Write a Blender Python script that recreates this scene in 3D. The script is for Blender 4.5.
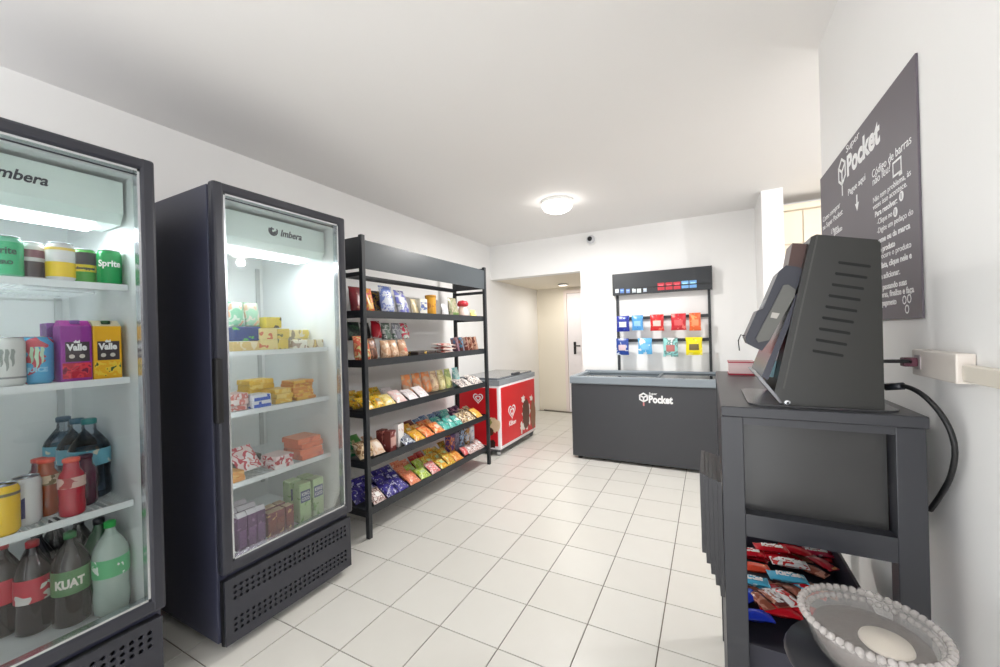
import bpy, bmesh, math, random
from mathutils import Vector, Matrix

# ------------------------------------------------------------------ clear, camera, world, exposure
for o in list(bpy.data.objects):
    bpy.data.objects.remove(o)
C = bpy.context.scene.collection
SC = bpy.context.scene
rnd = random.Random(7)

F, YAW, ROLL, H = 396.58, 0.485289, -0.0273874, 1.45716      # fitted to the floor tile grid
_cy, _sy = math.cos(YAW), math.sin(YAW)
_cr, _sr = math.cos(ROLL), math.sin(ROLL)
FWD = Vector((-_sy, _cy, 0))
_R0, _U0 = Vector((_cy, _sy, 0)), Vector((0, 0, 1))
RGT = _R0 * _cr + _U0 * _sr
UPV = _U0 * _cr - _R0 * _sr
CAM = Vector((0, 0, H))

cd = bpy.data.cameras.new('camera')
cd.sensor_fit = 'HORIZONTAL'
cd.sensor_width = 36
cd.lens = F / 1000 * 36
cd.clip_start = 0.02
cam = bpy.data.objects.new('camera', cd)
C.objects.link(cam)
M = Matrix((RGT, UPV, -FWD)).transposed().to_4x4()
M.translation = CAM
cam.matrix_world = M
SC.camera = cam

SC.view_settings.view_transform = 'Standard'
SC.view_settings.look = 'None'
SC.view_settings.gamma = 1
SC.view_settings.use_curve_mapping = False
SC.view_settings.exposure = 0.55

world = bpy.data.worlds.new('daylight')
SC.world = world
world.use_nodes = True
bg = world.node_tree.nodes['Background']
bg.inputs[0].default_value = (0.975, 0.985, 1.0, 1)
bg.inputs[1].default_value = 2.35
LAMP_MAIN = 29.0      # watts of the two ceiling lamps
LAMP_KITCHEN = 36.0
LED = 13.0             # refrigerator light strips

# ------------------------------------------------------------------ pixel helpers (frame 1000 x 667)
def y_at(px, X, Z):
    """depth Y on the plane X, height Z, of picture column px"""
    k = px - 500
    a = (RGT * F - FWD * k)
    return -(a.x * X + a.z * (Z - H)) / a.y
def x_at(px, Y, Z):
    k = px - 500
    a = (RGT * F - FWD * k)
    return -(a.y * Y + a.z * (Z - H)) / a.x
def on(axis, val, x, y):
    d = FWD * F + RGT * (x - 500) + UPV * (333.5 - y)
    k = 'xyz'.index(axis)
    return CAM + d * ((val - CAM[k]) / d[k])

# ------------------------------------------------------------------ materials
def lin(c):
    return tuple((v / 255 / 12.92) if v / 255 <= 0.04045 else ((v / 255 + 0.055) / 1.055) ** 2.4 for v in c[:3]) + (1,)
MATS = {}
def mat(col, rough=0.5, metal=0.0, var=0.06, scale=30, bump=0.0, coat=0.0, key=None, spec=0.5):
    k = key or ('m', tuple(col), rough, metal, var, scale, bump, coat, spec)
    if k in MATS:
        return MATS[k]
    m = bpy.data.materials.new('paint_%d_%d_%d' % tuple(col[:3]))
    m.use_nodes = True
    nt = m.node_tree
    b = nt.nodes['Principled BSDF']
    b.inputs['Roughness'].default_value = rough
    b.inputs['Metallic'].default_value = metal
    b.inputs['Specular IOR Level'].default_value = spec
    b.inputs['Coat Weight'].default_value = coat
    tc = nt.nodes.new('ShaderNodeTexCoord')
    nz = nt.nodes.new('ShaderNodeTexNoise')
    nz.inputs['Scale'].default_value = scale
    nz.inputs['Detail'].default_value = 3
    nt.links.new(tc.outputs['Object'], nz.inputs['Vector'])
    mx = nt.nodes.new('ShaderNodeMix')
    mx.data_type = 'RGBA'
    c = lin(col)
    mx.inputs[6].default_value = tuple(max(0, v * (1 - var)) for v in c[:3]) + (1,)
    mx.inputs[7].default_value = tuple(min(1, v * (1 + var)) for v in c[:3]) + (1,)
    nt.links.new(nz.outputs['Fac'], mx.inputs[0])
    nt.links.new(mx.outputs[2], b.inputs['Base Color'])
    if bump:
        bp = nt.nodes.new('ShaderNodeBump')
        bp.inputs['Strength'].default_value = bump
        bp.inputs['Distance'].default_value = 0.004
        nt.links.new(nz.outputs['Fac'], bp.inputs['Height'])
        nt.links.new(bp.outputs['Normal'], b.inputs['Normal'])
    MATS[k] = m
    return m
def printed(cols, scale=22, rough=0.35, seed=0, stretch=(1, 1, 1)):
    """printed packaging: blotches of the pack's colours with constant edges"""
    k = ('p', tuple(map(tuple, cols)), scale, rough, seed, stretch)
    if k in MATS:
        return MATS[k]
    m = bpy.data.materials.new('print_%d_%d_%d' % tuple(cols[0][:3]))
    m.use_nodes = True
    nt = m.node_tree
    b = nt.nodes['Principled BSDF']
    b.inputs['Roughness'].default_value = rough
    tc = nt.nodes.new('ShaderNodeTexCoord')
    mp = nt.nodes.new('ShaderNodeMapping')
    mp.inputs['Location'].default_value = (seed * 1.37, seed * 0.71, seed * 2.1)
    mp.inputs['Scale'].default_value = stretch
    nt.links.new(tc.outputs['Object'], mp.inputs['Vector'])
    nz = nt.nodes.new('ShaderNodeTexNoise')
    nz.inputs['Scale'].default_value = scale
    nz.inputs['Detail'].default_value = 1.5
    nz.inputs['Distortion'].default_value = 0.6
    nt.links.new(mp.outputs['Vector'], nz.inputs['Vector'])
    rp = nt.nodes.new('ShaderNodeValToRGB')
    rp.color_ramp.interpolation = 'CONSTANT'
    n = len(cols)
    stops = {2: (0, .54), 3: (0, .5, .62), 4: (0, .42, .53, .63)}[n]
    el = rp.color_ramp.elements
    el[0].position = 0
    el[0].color = lin(cols[0])
    el[1].position = stops[1]
    el[1].color = lin(cols[1])
    for s, c in zip(stops[2:], cols[2:]):
        e = el.new(s)
        e.color = lin(c)
    nt.links.new(nz.outputs['Fac'], rp.inputs[0])
    nt.links.new(rp.outputs[0], b.inputs['Base Color'])
    MATS[k] = m
    return m
def glow(col, strength):
    k = ('e', tuple(col), strength)
    if k in MATS:
        return MATS[k]
    m = bpy.data.materials.new('glow')
    m.use_nodes = True
    b = m.node_tree.nodes['Principled BSDF']
    b.inputs['Base Color'].default_value = lin(col)
    b.inputs['Emission Color'].default_value = lin(col)
    b.inputs['Emission Strength'].default_value = strength
    MATS[k] = m
    return m
def clear(tint=(255, 255, 255), refl=1.0, rough=0.02, key=None, ior=1.45):
    """thin clear sheet: transparent with a Fresnel reflection"""
    k = ('g', tuple(tint), refl, rough)
    if k in MATS:
        return MATS[k]
    m = bpy.data.materials.new('clear_sheet')
    m.use_nodes = True
    nt = m.node_tree
    nt.nodes.clear()
    out = nt.nodes.new('ShaderNodeOutputMaterial')
    tr = nt.nodes.new('ShaderNodeBsdfTransparent')
    tr.inputs[0].default_value = lin(tint)
    gl = nt.nodes.new('ShaderNodeBsdfGlossy')
    gl.inputs['Roughness'].default_value = rough
    fr = nt.nodes.new('ShaderNodeFresnel')
    fr.inputs[0].default_value = ior
    mu = nt.nodes.new('ShaderNodeMath')
    mu.operation = 'MULTIPLY'
    mu.inputs[1].default_value = refl
    nt.links.new(fr.outputs[0], mu.inputs[0])
    mx = nt.nodes.new('ShaderNodeMixShader')
    nt.links.new(mu.outputs[0], mx.inputs[0])
    nt.links.new(tr.outputs[0], mx.inputs[1])
    nt.links.new(gl.outputs[0], mx.inputs[2])
    nt.links.new(mx.outputs[0], out.inputs[0])
    MATS[k] = m
    return m

def milky(col, alpha, rough=.15):
    """translucent moulded plastic or glass: part clear, part whitish"""
    k = ('k', tuple(col), alpha, rough)
    if k in MATS:
        return MATS[k]
    m = mat(col, rough, key=k + (0,), var=.05, coat=.6)
    m.node_tree.nodes['Principled BSDF'].inputs['Alpha'].default_value = alpha
    MATS[k] = m
    return m

WHITE = (246, 246, 244)
M_WALL = mat((246, 245, 243), 0.75, var=0.015, scale=3, bump=0.03)
M_CEIL = mat((244, 242, 240), 0.85, var=0.012, scale=2)
M_CORR = mat((240, 232, 216), 0.75, var=0.015, scale=3)
M_RACK = mat((41, 44, 48), 0.42, var=0.05, scale=12)
M_TABLE = mat((43, 44, 49), 0.33, var=0.04, scale=6)
M_FRONT = mat((46, 47, 55), 0.32, var=0.04, scale=8)
M_SIDE = mat((56, 58, 76), 0.38, var=0.05, scale=8)
M_BLACK = mat((18, 18, 20), 0.45)
M_LINER = mat((240, 243, 242), 0.45, var=0.01)
M_CHROME = mat((205, 208, 212), 0.22, metal=0.9, var=0.02)
M_WPLASTIC = mat((240, 240, 238), 0.4, var=0.01)
M_INK = mat((245, 245, 245), 0.6, var=0.0)
M_GLASS = clear((250, 252, 252), 0.9)

# ------------------------------------------------------------------ mesh helpers
class MB:
    def __init__(self):
        self.v, self.f, self.s = [], [], []
    def add(self, vs, fs, smooth=False):
        n = len(self.v)
        self.v += [tuple(p) for p in vs]
        self.f += [tuple(i + n for i in q) for q in fs]
        self.s += [smooth] * len(fs)
        return self
    def box(self, x0, x1, y0, y1, z0, z1):
        vs = [(x, y, z) for z in (z0, z1) for y in (y0, y1) for x in (x0, x1)]
        return self.add(vs, [(0, 2, 3, 1), (4, 5, 7, 6), (0, 1, 5, 4), (2, 6, 7, 3), (0, 4, 6, 2), (1, 3, 7, 5)])
    def bbox(self, x0, x1, y0, y1, z0, z1, b=0.006):
        """box with chamfered edges"""
        bm = bmesh.new()
        bmesh.ops.create_cube(bm, size=1)
        for v in bm.verts:
            v.co = Vector(((x0 + x1) / 2 + v.co.x * (x1 - x0), (y0 + y1) / 2 + v.co.y * (y1 - y0), (z0 + z1) / 2 + v.co.z * (z1 - z0)))
        bmesh.ops.bevel(bm, geom=bm.edges[:], offset=b, segments=2, affect='EDGES', profile=0.5)
        bm.verts.index_update()
        self.add([v.co[:] for v in bm.verts], [tuple(v.index for v in f.verts) for f in bm.faces])
        bm.free()
        return self
    def lathe(self, prof, n=24, cx=0, cy=0, cz=0, smooth=True, axis='z', caps=True):
        vs, fs = [], []
        for r, z in prof:
            for i in range(n):
                a = 2 * math.pi * i / n
                p = (r * math.cos(a), r * math.sin(a), z)
                if axis == 'y':
                    p = (p[0], -p[2], p[1])
                elif axis == 'x':
                    p = (p[2], p[0], p[1])
                vs.append((p[0] + cx, p[1] + cy, p[2] + cz))
        for k in range(len(prof) - 1):
            for i in range(n):
                j = (i + 1) % n
                fs.append((k * n + i, k * n + j, (k + 1) * n + j, (k + 1) * n + i))
        self.add(vs, fs, smooth)
        if caps:
            m = len(self.v) - len(vs)
            if prof[0][0] > 1e-5:
                self.f.append(tuple(m + i for i in reversed(range(n)))); self.s.append(False)
            if prof[-1][0] > 1e-5:
                self.f.append(tuple(m + (len(prof) - 1) * n + i for i in range(n))); self.s.append(False)
        return self
    def tube(self, pts, r, n=8, closed=False):
        P = [Vector(p) for p in pts]
        vs, fs = [], []
        m = len(P)
        for i, p in enumerate(P):
            a = P[(i - 1) % m] if (i or closed) else p
            b = P[(i + 1) % m] if (i < m - 1 or closed) else p
            t = (b - a).normalized()
            u = t.cross(Vector((0, 0, 1)))
            if u.length < 0.05:
                u = t.cross(Vector((1, 0, 0)))
            u.normalize()
            w = t.cross(u)
            rr = r[i] if isinstance(r, (list, tuple)) else r
            for k in range(n):
                q = 2 * math.pi * k / n
                vs.append(p + (u * math.cos(q) + w * math.sin(q)) * rr)
        for i in range(m if closed else m - 1):
            for k in range(n):
                l = (k + 1) % n
                i2 = (i + 1) % m
                fs.append((i * n + k, i * n + l, i2 * n + l, i2 * n + k))
        base = len(self.v)
        self.add(vs, fs, True)
        if not closed:
            self.f.append(tuple(base + k for k in reversed(range(n)))); self.s.append(False)
            self.f.append(tuple(base + (m - 1) * n + k for k in range(n))); self.s.append(False)
        return self
    def prism(self, poly, o, u, w, d):
        """polygon in the (u, w) plane at origin o, thickness vector d"""
        o, u, w, d = map(Vector, (o, u, w, d))
        n = len(poly)
        a = [o + u * p[0] + w * p[1] for p in poly]
        b = [p + d for p in a]
        fs = [tuple(reversed(range(n))), tuple(range(n, 2 * n))]
        fs += [(i, (i + 1) % n, n + (i + 1) % n, n + i) for i in range(n)]
        return self.add(a + b, fs)
    def mesh(self, name, m):
        me = bpy.data.meshes.new(name)
        me.from_pydata(self.v, [], self.f)
        me.polygons.foreach_set('use_smooth', self.s)
        if m:
            me.materials.append(m)
        bm = bmesh.new()
        bm.from_mesh(me)
        bmesh.ops.recalc_face_normals(bm, faces=bm.faces[:])
        bm.to_mesh(me)
        bm.free()
        me.update()
        return me
    def build(self, name, m, parent=None, label=None):
        o = bpy.data.objects.new(name, self.mesh(name, m))
        C.objects.link(o)
        if parent:
            adopt(o, parent)
        if label:
            o['label'] = label
        return o
def world_loc(p):
    return p.matrix_basis.copy() if not p.parent else world_loc(p.parent) @ p.matrix_parent_inverse @ p.matrix_basis
def adopt(o, parent):
    o.parent = parent
    o.matrix_parent_inverse = world_loc(parent).inverted()
    return o
def tag(o, label, cat, group=None):
    o['label'] = label
    o['category'] = cat
    if group:
        o['group'] = group
    return o
def thing(name, label, cat, loc=(0, 0, 0), group=None):
    o = bpy.data.objects.new(name, None)
    o.empty_display_size = 0.05
    C.objects.link(o)
    o.location = loc
    return tag(o, label, cat, group)
def struct(name, mb, m, parent=None):
    o = mb.build(name, m, parent)
    if not parent:
        o['kind'] = 'structure'
    return o
def text(name, s, size, m, parent, o, u, w, align='LEFT', bold=0.0, ext=0.0008, width=None, wrap=None, shear=0.0):
    """lettering as a mesh; o origin, u reading direction, w up"""
    cu = bpy.data.curves.new('lettering', 'FONT')
    cu.body = s
    cu.size = size
    cu.align_x = align
    cu.offset = bold
    cu.extrude = ext
    cu.shear = shear
    cu.resolution_u = 3
    t = bpy.data.objects.new('tmp', cu)
    C.objects.link(t)
    bpy.context.view_layer.update()
    me = bpy.data.meshes.new_from_object(t.evaluated_get(bpy.context.evaluated_depsgraph_get()))
    bpy.data.objects.remove(t)
    bpy.data.curves.remove(cu)
    xs = [v.co.x for v in me.vertices]
    k = 1.0
    if width and xs:
        k = width / (max(xs) - min(xs))
    o, u, w = Vector(o), Vector(u), Vector(w)
    nrm = u.cross(w)
    for v in me.vertices:
        x, y, z = v.co.x * k, v.co.y, v.co.z
        if wrap:
            r, a0, z0 = wrap              # wrapped round a vertical cylinder about o
            a = a0 + x / r
            v.co = o + Vector((math.cos(a) * (r + z), math.sin(a) * (r + z), z0 + y))
        else:
            v.co = o + u * x + w * y + nrm * z
    me.materials.clear()
    me.materials.append(m)
    ob = bpy.data.objects.new(name, me)
    C.objects.link(ob)
    adopt(ob, parent)
    return ob

# ------------------------------------------------------------------ the room
XL, YB, ZC = -2.85, 5.15, 2.75          # left wall, back wall, ceiling
YN = -1.6                                # open end behind the camera
XR, YR = 0.485, 2.36                      # poster wall, its far end
XK = 2.7                                 # far side of the side room
T = 0.33
X0, Y0 = -2.728 * T, 5.84511 * T         # a tile corner
sl = MB().box(XL - .15, XK + .15, YN, 7.1, -0.12, -0.004)
floor = struct('floor', sl, mat((112, 102, 92), 0.8, var=0.1, scale=40))
def tile_material():
    m = bpy.data.materials.new('cream_ceramic')
    m.use_nodes = True
    nt = m.node_tree
    b = nt.nodes['Principled BSDF']
    b.inputs['Roughness'].default_value = 0.3
    oi = nt.nodes.new('ShaderNodeObjectInfo')
    tc = nt.nodes.new('ShaderNodeTexCoord')
    nz = nt.nodes.new('ShaderNodeTexNoise')
    nz.inputs['Scale'].default_value = 9
    nz.inputs['Detail'].default_value = 4
    nt.links.new(tc.outputs['Object'], nz.inputs['Vector'])
    ad = nt.nodes.new('ShaderNodeMath')
    ad.operation = 'ADD'
    nt.links.new(oi.outputs['Random'], ad.inputs[0])
    nt.links.new(nz.outputs['Fac'], ad.inputs[1])
    rp = nt.nodes.new('ShaderNodeValToRGB')
    rp.color_ramp.elements[0].color = lin((217, 214, 206))
    rp.color_ramp.elements[1].color = lin((225, 223, 216))
    mu = nt.nodes.new('ShaderNodeMath')
    mu.operation = 'MULTIPLY'
    mu.inputs[1].default_value = 0.5
    nt.links.new(ad.outputs[0], mu.inputs[0])
    nt.links.new(mu.outputs[0], rp.inputs[0])
    nt.links.new(rp.outputs[0], b.inputs['Base Color'])
    return m
M_TILE = tile_material()
g = 0.0028
tile_me = MB().box(g, T - g, g, T - g, -0.008, 0).mesh('tile', M_TILE)
rest = MB()
ntile = 0
for i in range(-8, 12):
    for j in range(-12, 16):
        x, y = X0 + i * T, Y0 + j * T
        cx, cy = x + T / 2, y + T / 2
        if cx < XL - .1 or cx > XK or cy > 7.0 or cy < YN:
            continue
        d = Vector((cx, cy, 0)) - CAM
        zc = d.dot(FWD)
        vis = False
        if zc > 1.4:
            px, py = 500 + F * d.dot(RGT) / zc, 333.5 - F * d.dot(UPV) / zc
            vis = 150 < px < 860 and py < 710 and cx > -2.5 and not (cx > 0.95) and not (cy > 5.2 and cx > -1.4)
        if vis and ntile < 300:
            o = bpy.data.objects.new('tile', tile_me)
            C.objects.link(o)
            o.location = (x, y, 0)
            adopt(o, floor)
            ntile += 1
        else:
            rest.box(x + g, x + T - g, y + g, y + T - g, -0.008, 0)
ro = rest.build('tile_field', M_TILE, floor)
ro['kind'] = 'stuff'
struct('ceiling', MB().box(XL - .15, XK + .15, YN, YB + .15, ZC, ZC + .12), M_CEIL)
struct('wall_left', MB().box(XL - .15, XL, YN, 7.1, 0, ZC), M_WALL)
XO = -1.49                               # the corridor opening runs from the left wall to here
wb = MB().box(XO, XK, YB, YB + .15, 0, ZC)
wb.box(XL, XO, YB, YB + .15, 2.255, ZC)
struct('wall_back', wb, M_WALL)
struct('wall_corridor_far', MB().box(XL, -0.6, 6.93, 7.08, 0, 2.255), M_CORR)
struct('wall_corridor_side', MB().box(-0.75, -0.6, YB + .15, 6.93, 0, 2.255), M_CORR)
struct('ceiling_corridor', MB().box(XL, -0.6, YB + .15, 7.08, 2.255, 2.37), M_CORR)
struct('wall_right', MB().box(XR, XR + .15, YN, YR, 0, ZC), M_WALL)
struct('wall_partition', MB().box(.47, .642, 4.53, YB, 0, ZC), M_WALL)
struct('wall_side_room_right', MB().box(XK, XK + .15, 2.0, YB + .15, 0, ZC), M_WALL)
struct('wall_side_room_near', MB().box(XR + .15, XK, 2.0, 2.15, 0, ZC), M_WALL)
# door at the end of the corridor
dx0 = on('y', 6.93, 566, 300).x
dr = MB().bbox(dx0 + .03, dx0 + .85, 6.885, 6.925, 0.005, 2.14, .004)
door = struct('door_1', dr, mat((244, 238, 240), 0.45, var=.01))
fr = MB().box(dx0 - .03, dx0 + .025, 6.88, 6.93, 0, 2.2).box(dx0 + .855, dx0 + .91, 6.88, 6.93, 0, 2.2).box(dx0 + .025, dx0 + .855, 6.88, 6.93, 2.145, 2.2)
fr.build('door_frame', mat((240, 226, 220), 0.5, var=.02), door)
hd = on('y', 6.88, 575, 348)
hh = MB().bbox(hd.x - .022, hd.x + .022, 6.872, 6.885, hd.z - .11, hd.z + .11, .004)
hh.tube([(hd.x, 6.873, hd.z + .04), (hd.x, 6.83, hd.z + .04), (hd.x + .11, 6.825, hd.z + .04)], .011)
hh.build('door_handle', M_BLACK, door)
cable = MB().tube([(-2.75, 6.9, .012), (-2.45, 6.86, .012), (-2.2, 6.84, .012), (-1.9, 6.88, .012)], .012)
tag(cable.build('floor_cable', mat((120, 112, 100), .6)), 'thin grey cable lying along the foot of the corridor wall', 'cable')

# wall cupboard of the side room
cb = thing('wall_cupboard', 'tall cream cupboard with plain doors behind the white partition', 'cupboard', (1.3, 4.95, 0))
CY = 4.86
M_CREAM = mat((243, 230, 208), 0.5, var=.01)
MB().box(.66, 2.1, CY + .02, YB - .005, .0, 2.60).build('body', M_CREAM, cb)
MB().bbox(.65, 2.12, CY - .03, YB - .005, 2.60, 2.66, .008).build('cornice', M_CREAM, cb)
xd = x_at(804, CY, 2.3)
zh = on('y', CY, 794, 244).z
w = xd - .665
for k in range(3):
    a, b_ = (.665 + k * w, .665 + (k + 1) * w - .008)
    if b_ > 2.1:
        break
    for z0, z1 in ((.1, zh - .004), (zh + .004, 2.59)):
        MB().bbox(a, b_, CY, CY + .02, z0, z1, .003).build('door', M_CREAM, cb)

# ------------------------------------------------------------------ ceiling lamps and wall camera
def ceiling_lamp(x, y, label):
    t = thing('ceiling_lamp', label, 'lamp', (x, y, ZC))
    MB().lathe([(.155, ZC), (.16, ZC - .012), (.15, ZC - .03), (.02, ZC - .03)], 40, x, y).build('base_plate', M_WPLASTIC, t)
    MB().lathe([(.145, ZC - .03), (.148, ZC - .055), (.13, ZC - .085), (.09, ZC - .105), (.045, ZC - .113), (0.0, ZC - .115)], 40, x, y).build('glass_shade', glow((255, 250, 244), 6.0), t)
    return t
lp = on('z', ZC, 557, 201)
l1 = ceiling_lamp(lp.x, lp.y, 'round white flush ceiling lamp glowing above the shop floor')
ld_ = bpy.data.lights.new('lamp_light', 'AREA')
ld_.shape = 'DISK'
ld_.size = .16
ld_.energy = LAMP_MAIN
ld_.color = (1, .985, .965)
lo = bpy.data.objects.new('lamp_light', ld_)
C.objects.link(lo)
lo.location = (lp.x, lp.y, ZC - .12)
adopt(lo, l1)
l2 = ceiling_lamp(1.85, 3.29, 'round ceiling lamp lighting the side room behind the poster wall')
ld_ = bpy.data.lights.new('lamp_light', 'POINT')
ld_.shadow_soft_size = .05
ld_.energy = LAMP_KITCHEN
ld_.color = (.95, .96, 1)
lo = bpy.data.objects.new('lamp_light', ld_)
C.objects.link(lo)
lo.location = (1.85, 3.29, ZC - .18)
adopt(lo, l2)

cl_ = on('z', 2.255, 563, 284)
l3 = thing('corridor_lamp', 'small flat ceiling lamp in the corridor before the door', 'lamp', (cl_.x, cl_.y, 2.255))  # guessed from a small ceiling mark, added to brighten the corridor
MB().lathe([(.085, 2.254), (.09, 2.24), (.075, 2.232)], 30, cl_.x, cl_.y).build('base_plate', mat((150, 150, 150), .4), l3)
MB().lathe([(.075, 2.232), (.06, 2.226), (0, 2.224)], 30, cl_.x, cl_.y).build('glass_shade', glow((255, 246, 230), 1.5), l3)
ld_ = bpy.data.lights.new('lamp_light', 'AREA')
ld_.shape = 'DISK'
ld_.size = .12
ld_.energy = 5.0
ld_.color = (1, .96, .88)
lo = bpy.data.objects.new('lamp_light', ld_)
C.objects.link(lo)
lo.location = (cl_.x, cl_.y, 2.22)
adopt(lo, l3)
cc = on('y', 5.06, 590, 239)
t = thing('security_camera', 'small white dome security camera with black lens on the back wall', 'camera', (cc.x, YB, cc.z))
MB().lathe([(.062, 0), (.062, .02), (.045, .03)], 28, cc.x, YB - .001, cc.z, axis='y').build('mount', M_WPLASTIC, t)
pr = [(.055 * math.cos(a), .055 * math.sin(a)) for a in [math.pi / 2 * k / 8 - .5 for k in range(9)]]
MB().lathe([(max(r, .0), z + .055) for r, z in pr], 28, cc.x, YB - .001, cc.z, axis='y').build('housing', mat((206, 207, 210), .35, var=.02), t)
MB().lathe([(.028, .095), (.03, .108), (.02, .112), (0, .113)], 20, cc.x, YB - .001, cc.z, axis='y').build('lens', M_BLACK, t)

# ------------------------------------------------------------------ glass door refrigerators
def perforated(mb, y0, y1, z0, z1, x, ny, nz, r, d):
    """plate facing +X with octagonal holes"""
    cw, ch = (y1 - y0) / ny, (z1 - z0) / nz
    for i in range(ny):
        for j in range(nz):
            cy, cz = y0 + (i + .5) * cw, z0 + (j + .5) * ch
            outer = [(1, 0), (1, 1), (0, 1), (-1, 1), (-1, 0), (-1, -1), (0, -1), (1, -1)]
            vs = [(x, cy + a * cw / 2, cz + b * ch / 2) for a, b in outer]
            ring = [(r * math.cos(k * math.pi / 4), r * math.sin(k * math.pi / 4)) for k in range(8)]
            vs += [(x, cy + a, cz + b) for a, b in ring] + [(x - d, cy + a, cz + b) for a, b in ring]
            fs = [(k, (k + 1) % 8, 8 + (k + 1) % 8, 8 + k) for k in range(8)]
            fs += [(8 + k, 8 + (k + 1) % 8, 16 + (k + 1) % 8, 16 + k) for k in range(8)]
            mb.add(vs, fs)
def fridge(y0, y1, shelves, label, dy=0.0):
    XF, ZT, ZB = -1.99, 2.2, .375
    xb = XL + .03
    t = thing('display_refrigerator', label, 'refrigerator', (XF - .4, (y0 + y1) / 2, 0), 'glass door refrigerators')
    xd = XF - .055                                        # body front, behind the door
    s = .045
    b = MB()
    b.bbox(xb, xd, y0, y0 + s, .05, ZT - .01, .004).bbox(xb, xd, y1 - s, y1, .05, ZT - .01, .004)
    b.box(xb, xb + s, y0 + s, y1 - s, .05, ZT - .01).box(xb + s, xd, y0 + s, y1 - s, ZT - .06, ZT - .01)
    b.box(xb + s, xd, y0 + s, y1 - s, .05, ZB - .02)
    b.build('cabinet_body', M_SIDE, t)
    ln = MB()
    e = .006
    ln.box(xb + s, xb + s + e, y0 + s, y1 - s, ZB - .02, ZT - .06)
    ln.box(xb + s, xd, y0 + s, y0 + s + e, ZB - .02, ZT - .06).box(xb + s, xd, y1 - s - e, y1 - s, ZB - .02, ZT - .06)
    ln.box(xb + s, xd, y0 + s, y1 - s, ZB - .02, ZB + .005).box(xb + s, xd, y0 + s, y1 - s, ZT - .066, ZT - .06)
    ln.build('liner', M_LINER, t)
    # vertical shelf rails on the back wall of the chamber
    for yy in (y0 + .09, (y0 + y1) / 2 + .02, y1 - .09):
        MB().box(xb + s + e, xb + s + .018, yy - .012, yy + .012, ZB + .1, 1.95).build('shelf_rail', mat((200, 204, 204), .4), t)
    # lit header box behind the glass
    hx0, hx1 = xd - .27, xd - .06
    poly = [(hx0, 1.945), (hx1 - .03, 1.945), (hx1, 1.985), (hx1, 2.115), (hx0, 2.115)]
    hb = MB().prism(poly, (0, y0 + s + .02, 0), (1, 0, 0), (0, 0, 1), (0, y1 - y0 - 2 * s - .04, 0)).build('header_box', mat((226, 240, 234), .35, var=.01), t)
    yc = y_at(284, hx1, 2.06) - 1.36 + (y0 + y1) / 2 + dy
    text('lettering', 'Imbera', .052, mat((52, 56, 66), .4), hb, (hx1 + .001, yc - .035, 2.035), (0, 1, 0), (0, 0, 1), bold=.0012, shear=.25, width=.13)
    lg = MB()
    for k in range(3):
        rr = .024 - .007 * k
        a0, a1 = (2.6 - .7 * k, 6.9 - .4 * k)
        n = 12
        pts = [((rr + .003) * math.cos(a0 + (a1 - a0) * q / n), (rr + .004) * math.sin(a0 + (a1 - a0) * q / n)) for q in range(n + 1)]
        pts += [((rr - .003) * math.cos(a1 + (a0 - a1) * q / n), (rr - .003) * math.sin(a1 + (a0 - a1) * q / n)) for q in range(n + 1)]
        lg.prism(pts, (hx1 + .001, yc - .075, 2.055), (0, 1, 0), (0, 0, 1), (.001, 0, 0))
    lg.build('logo', mat((52, 56, 66), .4), hb)
    MB().box(hx0 + .02, hx0 + .11, y0 + .12, y1 - .12, 1.932, 1.9445).build('light_strip', glow((244, 250, 255), LED), t)
    for yy in (y0 + s + .007,):
        MB().box(xd - .03, xd - .012, yy, yy + .006, ZB + .12, 1.9).build('light_strip', glow((244, 250, 255), 3.2), t)  # unseen strip added behind the door frame to brighten the lower shelves
    # shelves
    for z in shelves:
        sh = MB()
        xa, xf = xb + s + .03, xd - .07
        n = 30
        for k in range(n + 1):
            yy = y0 + s + .02 + (y1 - y0 - 2 * s - .04) * k / n
            sh.box(xa, xf, yy - .0022, yy + .0022, z - .006, z)
        for xx in (xa, (xa + xf) / 2):
            sh.box(xx, xx + .006, y0 + s + .015, y1 - s - .015, z - .012, z - .006)
        sh.box(xf, xf + .008, y0 + s + .012, y1 - s - .012, z - .022, z + .004)
        sh.box(xf - .02, xf - .012, y0 + s + .012, y1 - s - .012, z - .012, z - .004)
        sh.build('wire_shelf', mat((236, 240, 240), .35, var=.01), t)
    # door: frame, inner silver line, pane, handle
    fw = .05
    d = MB()
    d.bbox(XF - .05, XF, y0, y0 + fw, ZB, ZT, .012).bbox(XF - .05, XF, y1 - fw, y1, ZB, ZT, .012)
    d.bbox(XF - .05, XF - .001, y0 + .01, y1 - .01, ZT - fw, ZT - .001, .012).bbox(XF - .05, XF - .001, y0 + .01, y1 - .01, ZB + .001, ZB + fw + .005, .012)
    dr = d.build('door', M_FRONT, t)
    q = MB()
    ia, ib, za, zb = y0 + fw - .001, y1 - fw + .001, ZB + fw + .004, ZT - fw + .001
    for (a, b_, c, e_) in ((ia, ia + .008, za, zb), (ib - .008, ib, za, zb), (ia, ib, za, za + .008), (ia, ib, zb - .008, zb)):
        q.box(XF - .045, XF - .008, a, b_, c, e_)
    q.build('pane_trim', M_CHROME, dr)
    MB().box(XF - .028, XF - .022, ia + .004, ib - .004, za + .004, zb - .004).build('glass', M_GLASS, dr)
    hdl = MB()
    hdl.bbox(XF - .03, XF + .012, y0 - .012, y0 + .02, 1.08, 1.38, .008)
    hdl.build('handle', M_BLACK, dr)
    # lower grille
    gx = XF - .012
    gm = MB()
    gy0, gy1 = y0 + .012, y1 - .012
    zz = [.045, .085, .165, .235, .315, .345]
    gm.box(gx - .012, gx, gy0, gy1, zz[0], zz[1]).box(gx - .012, gx, gy0, gy1, zz[2], zz[3]).box(gx - .012, gx, gy0, gy1, zz[4], zz[5])
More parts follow.
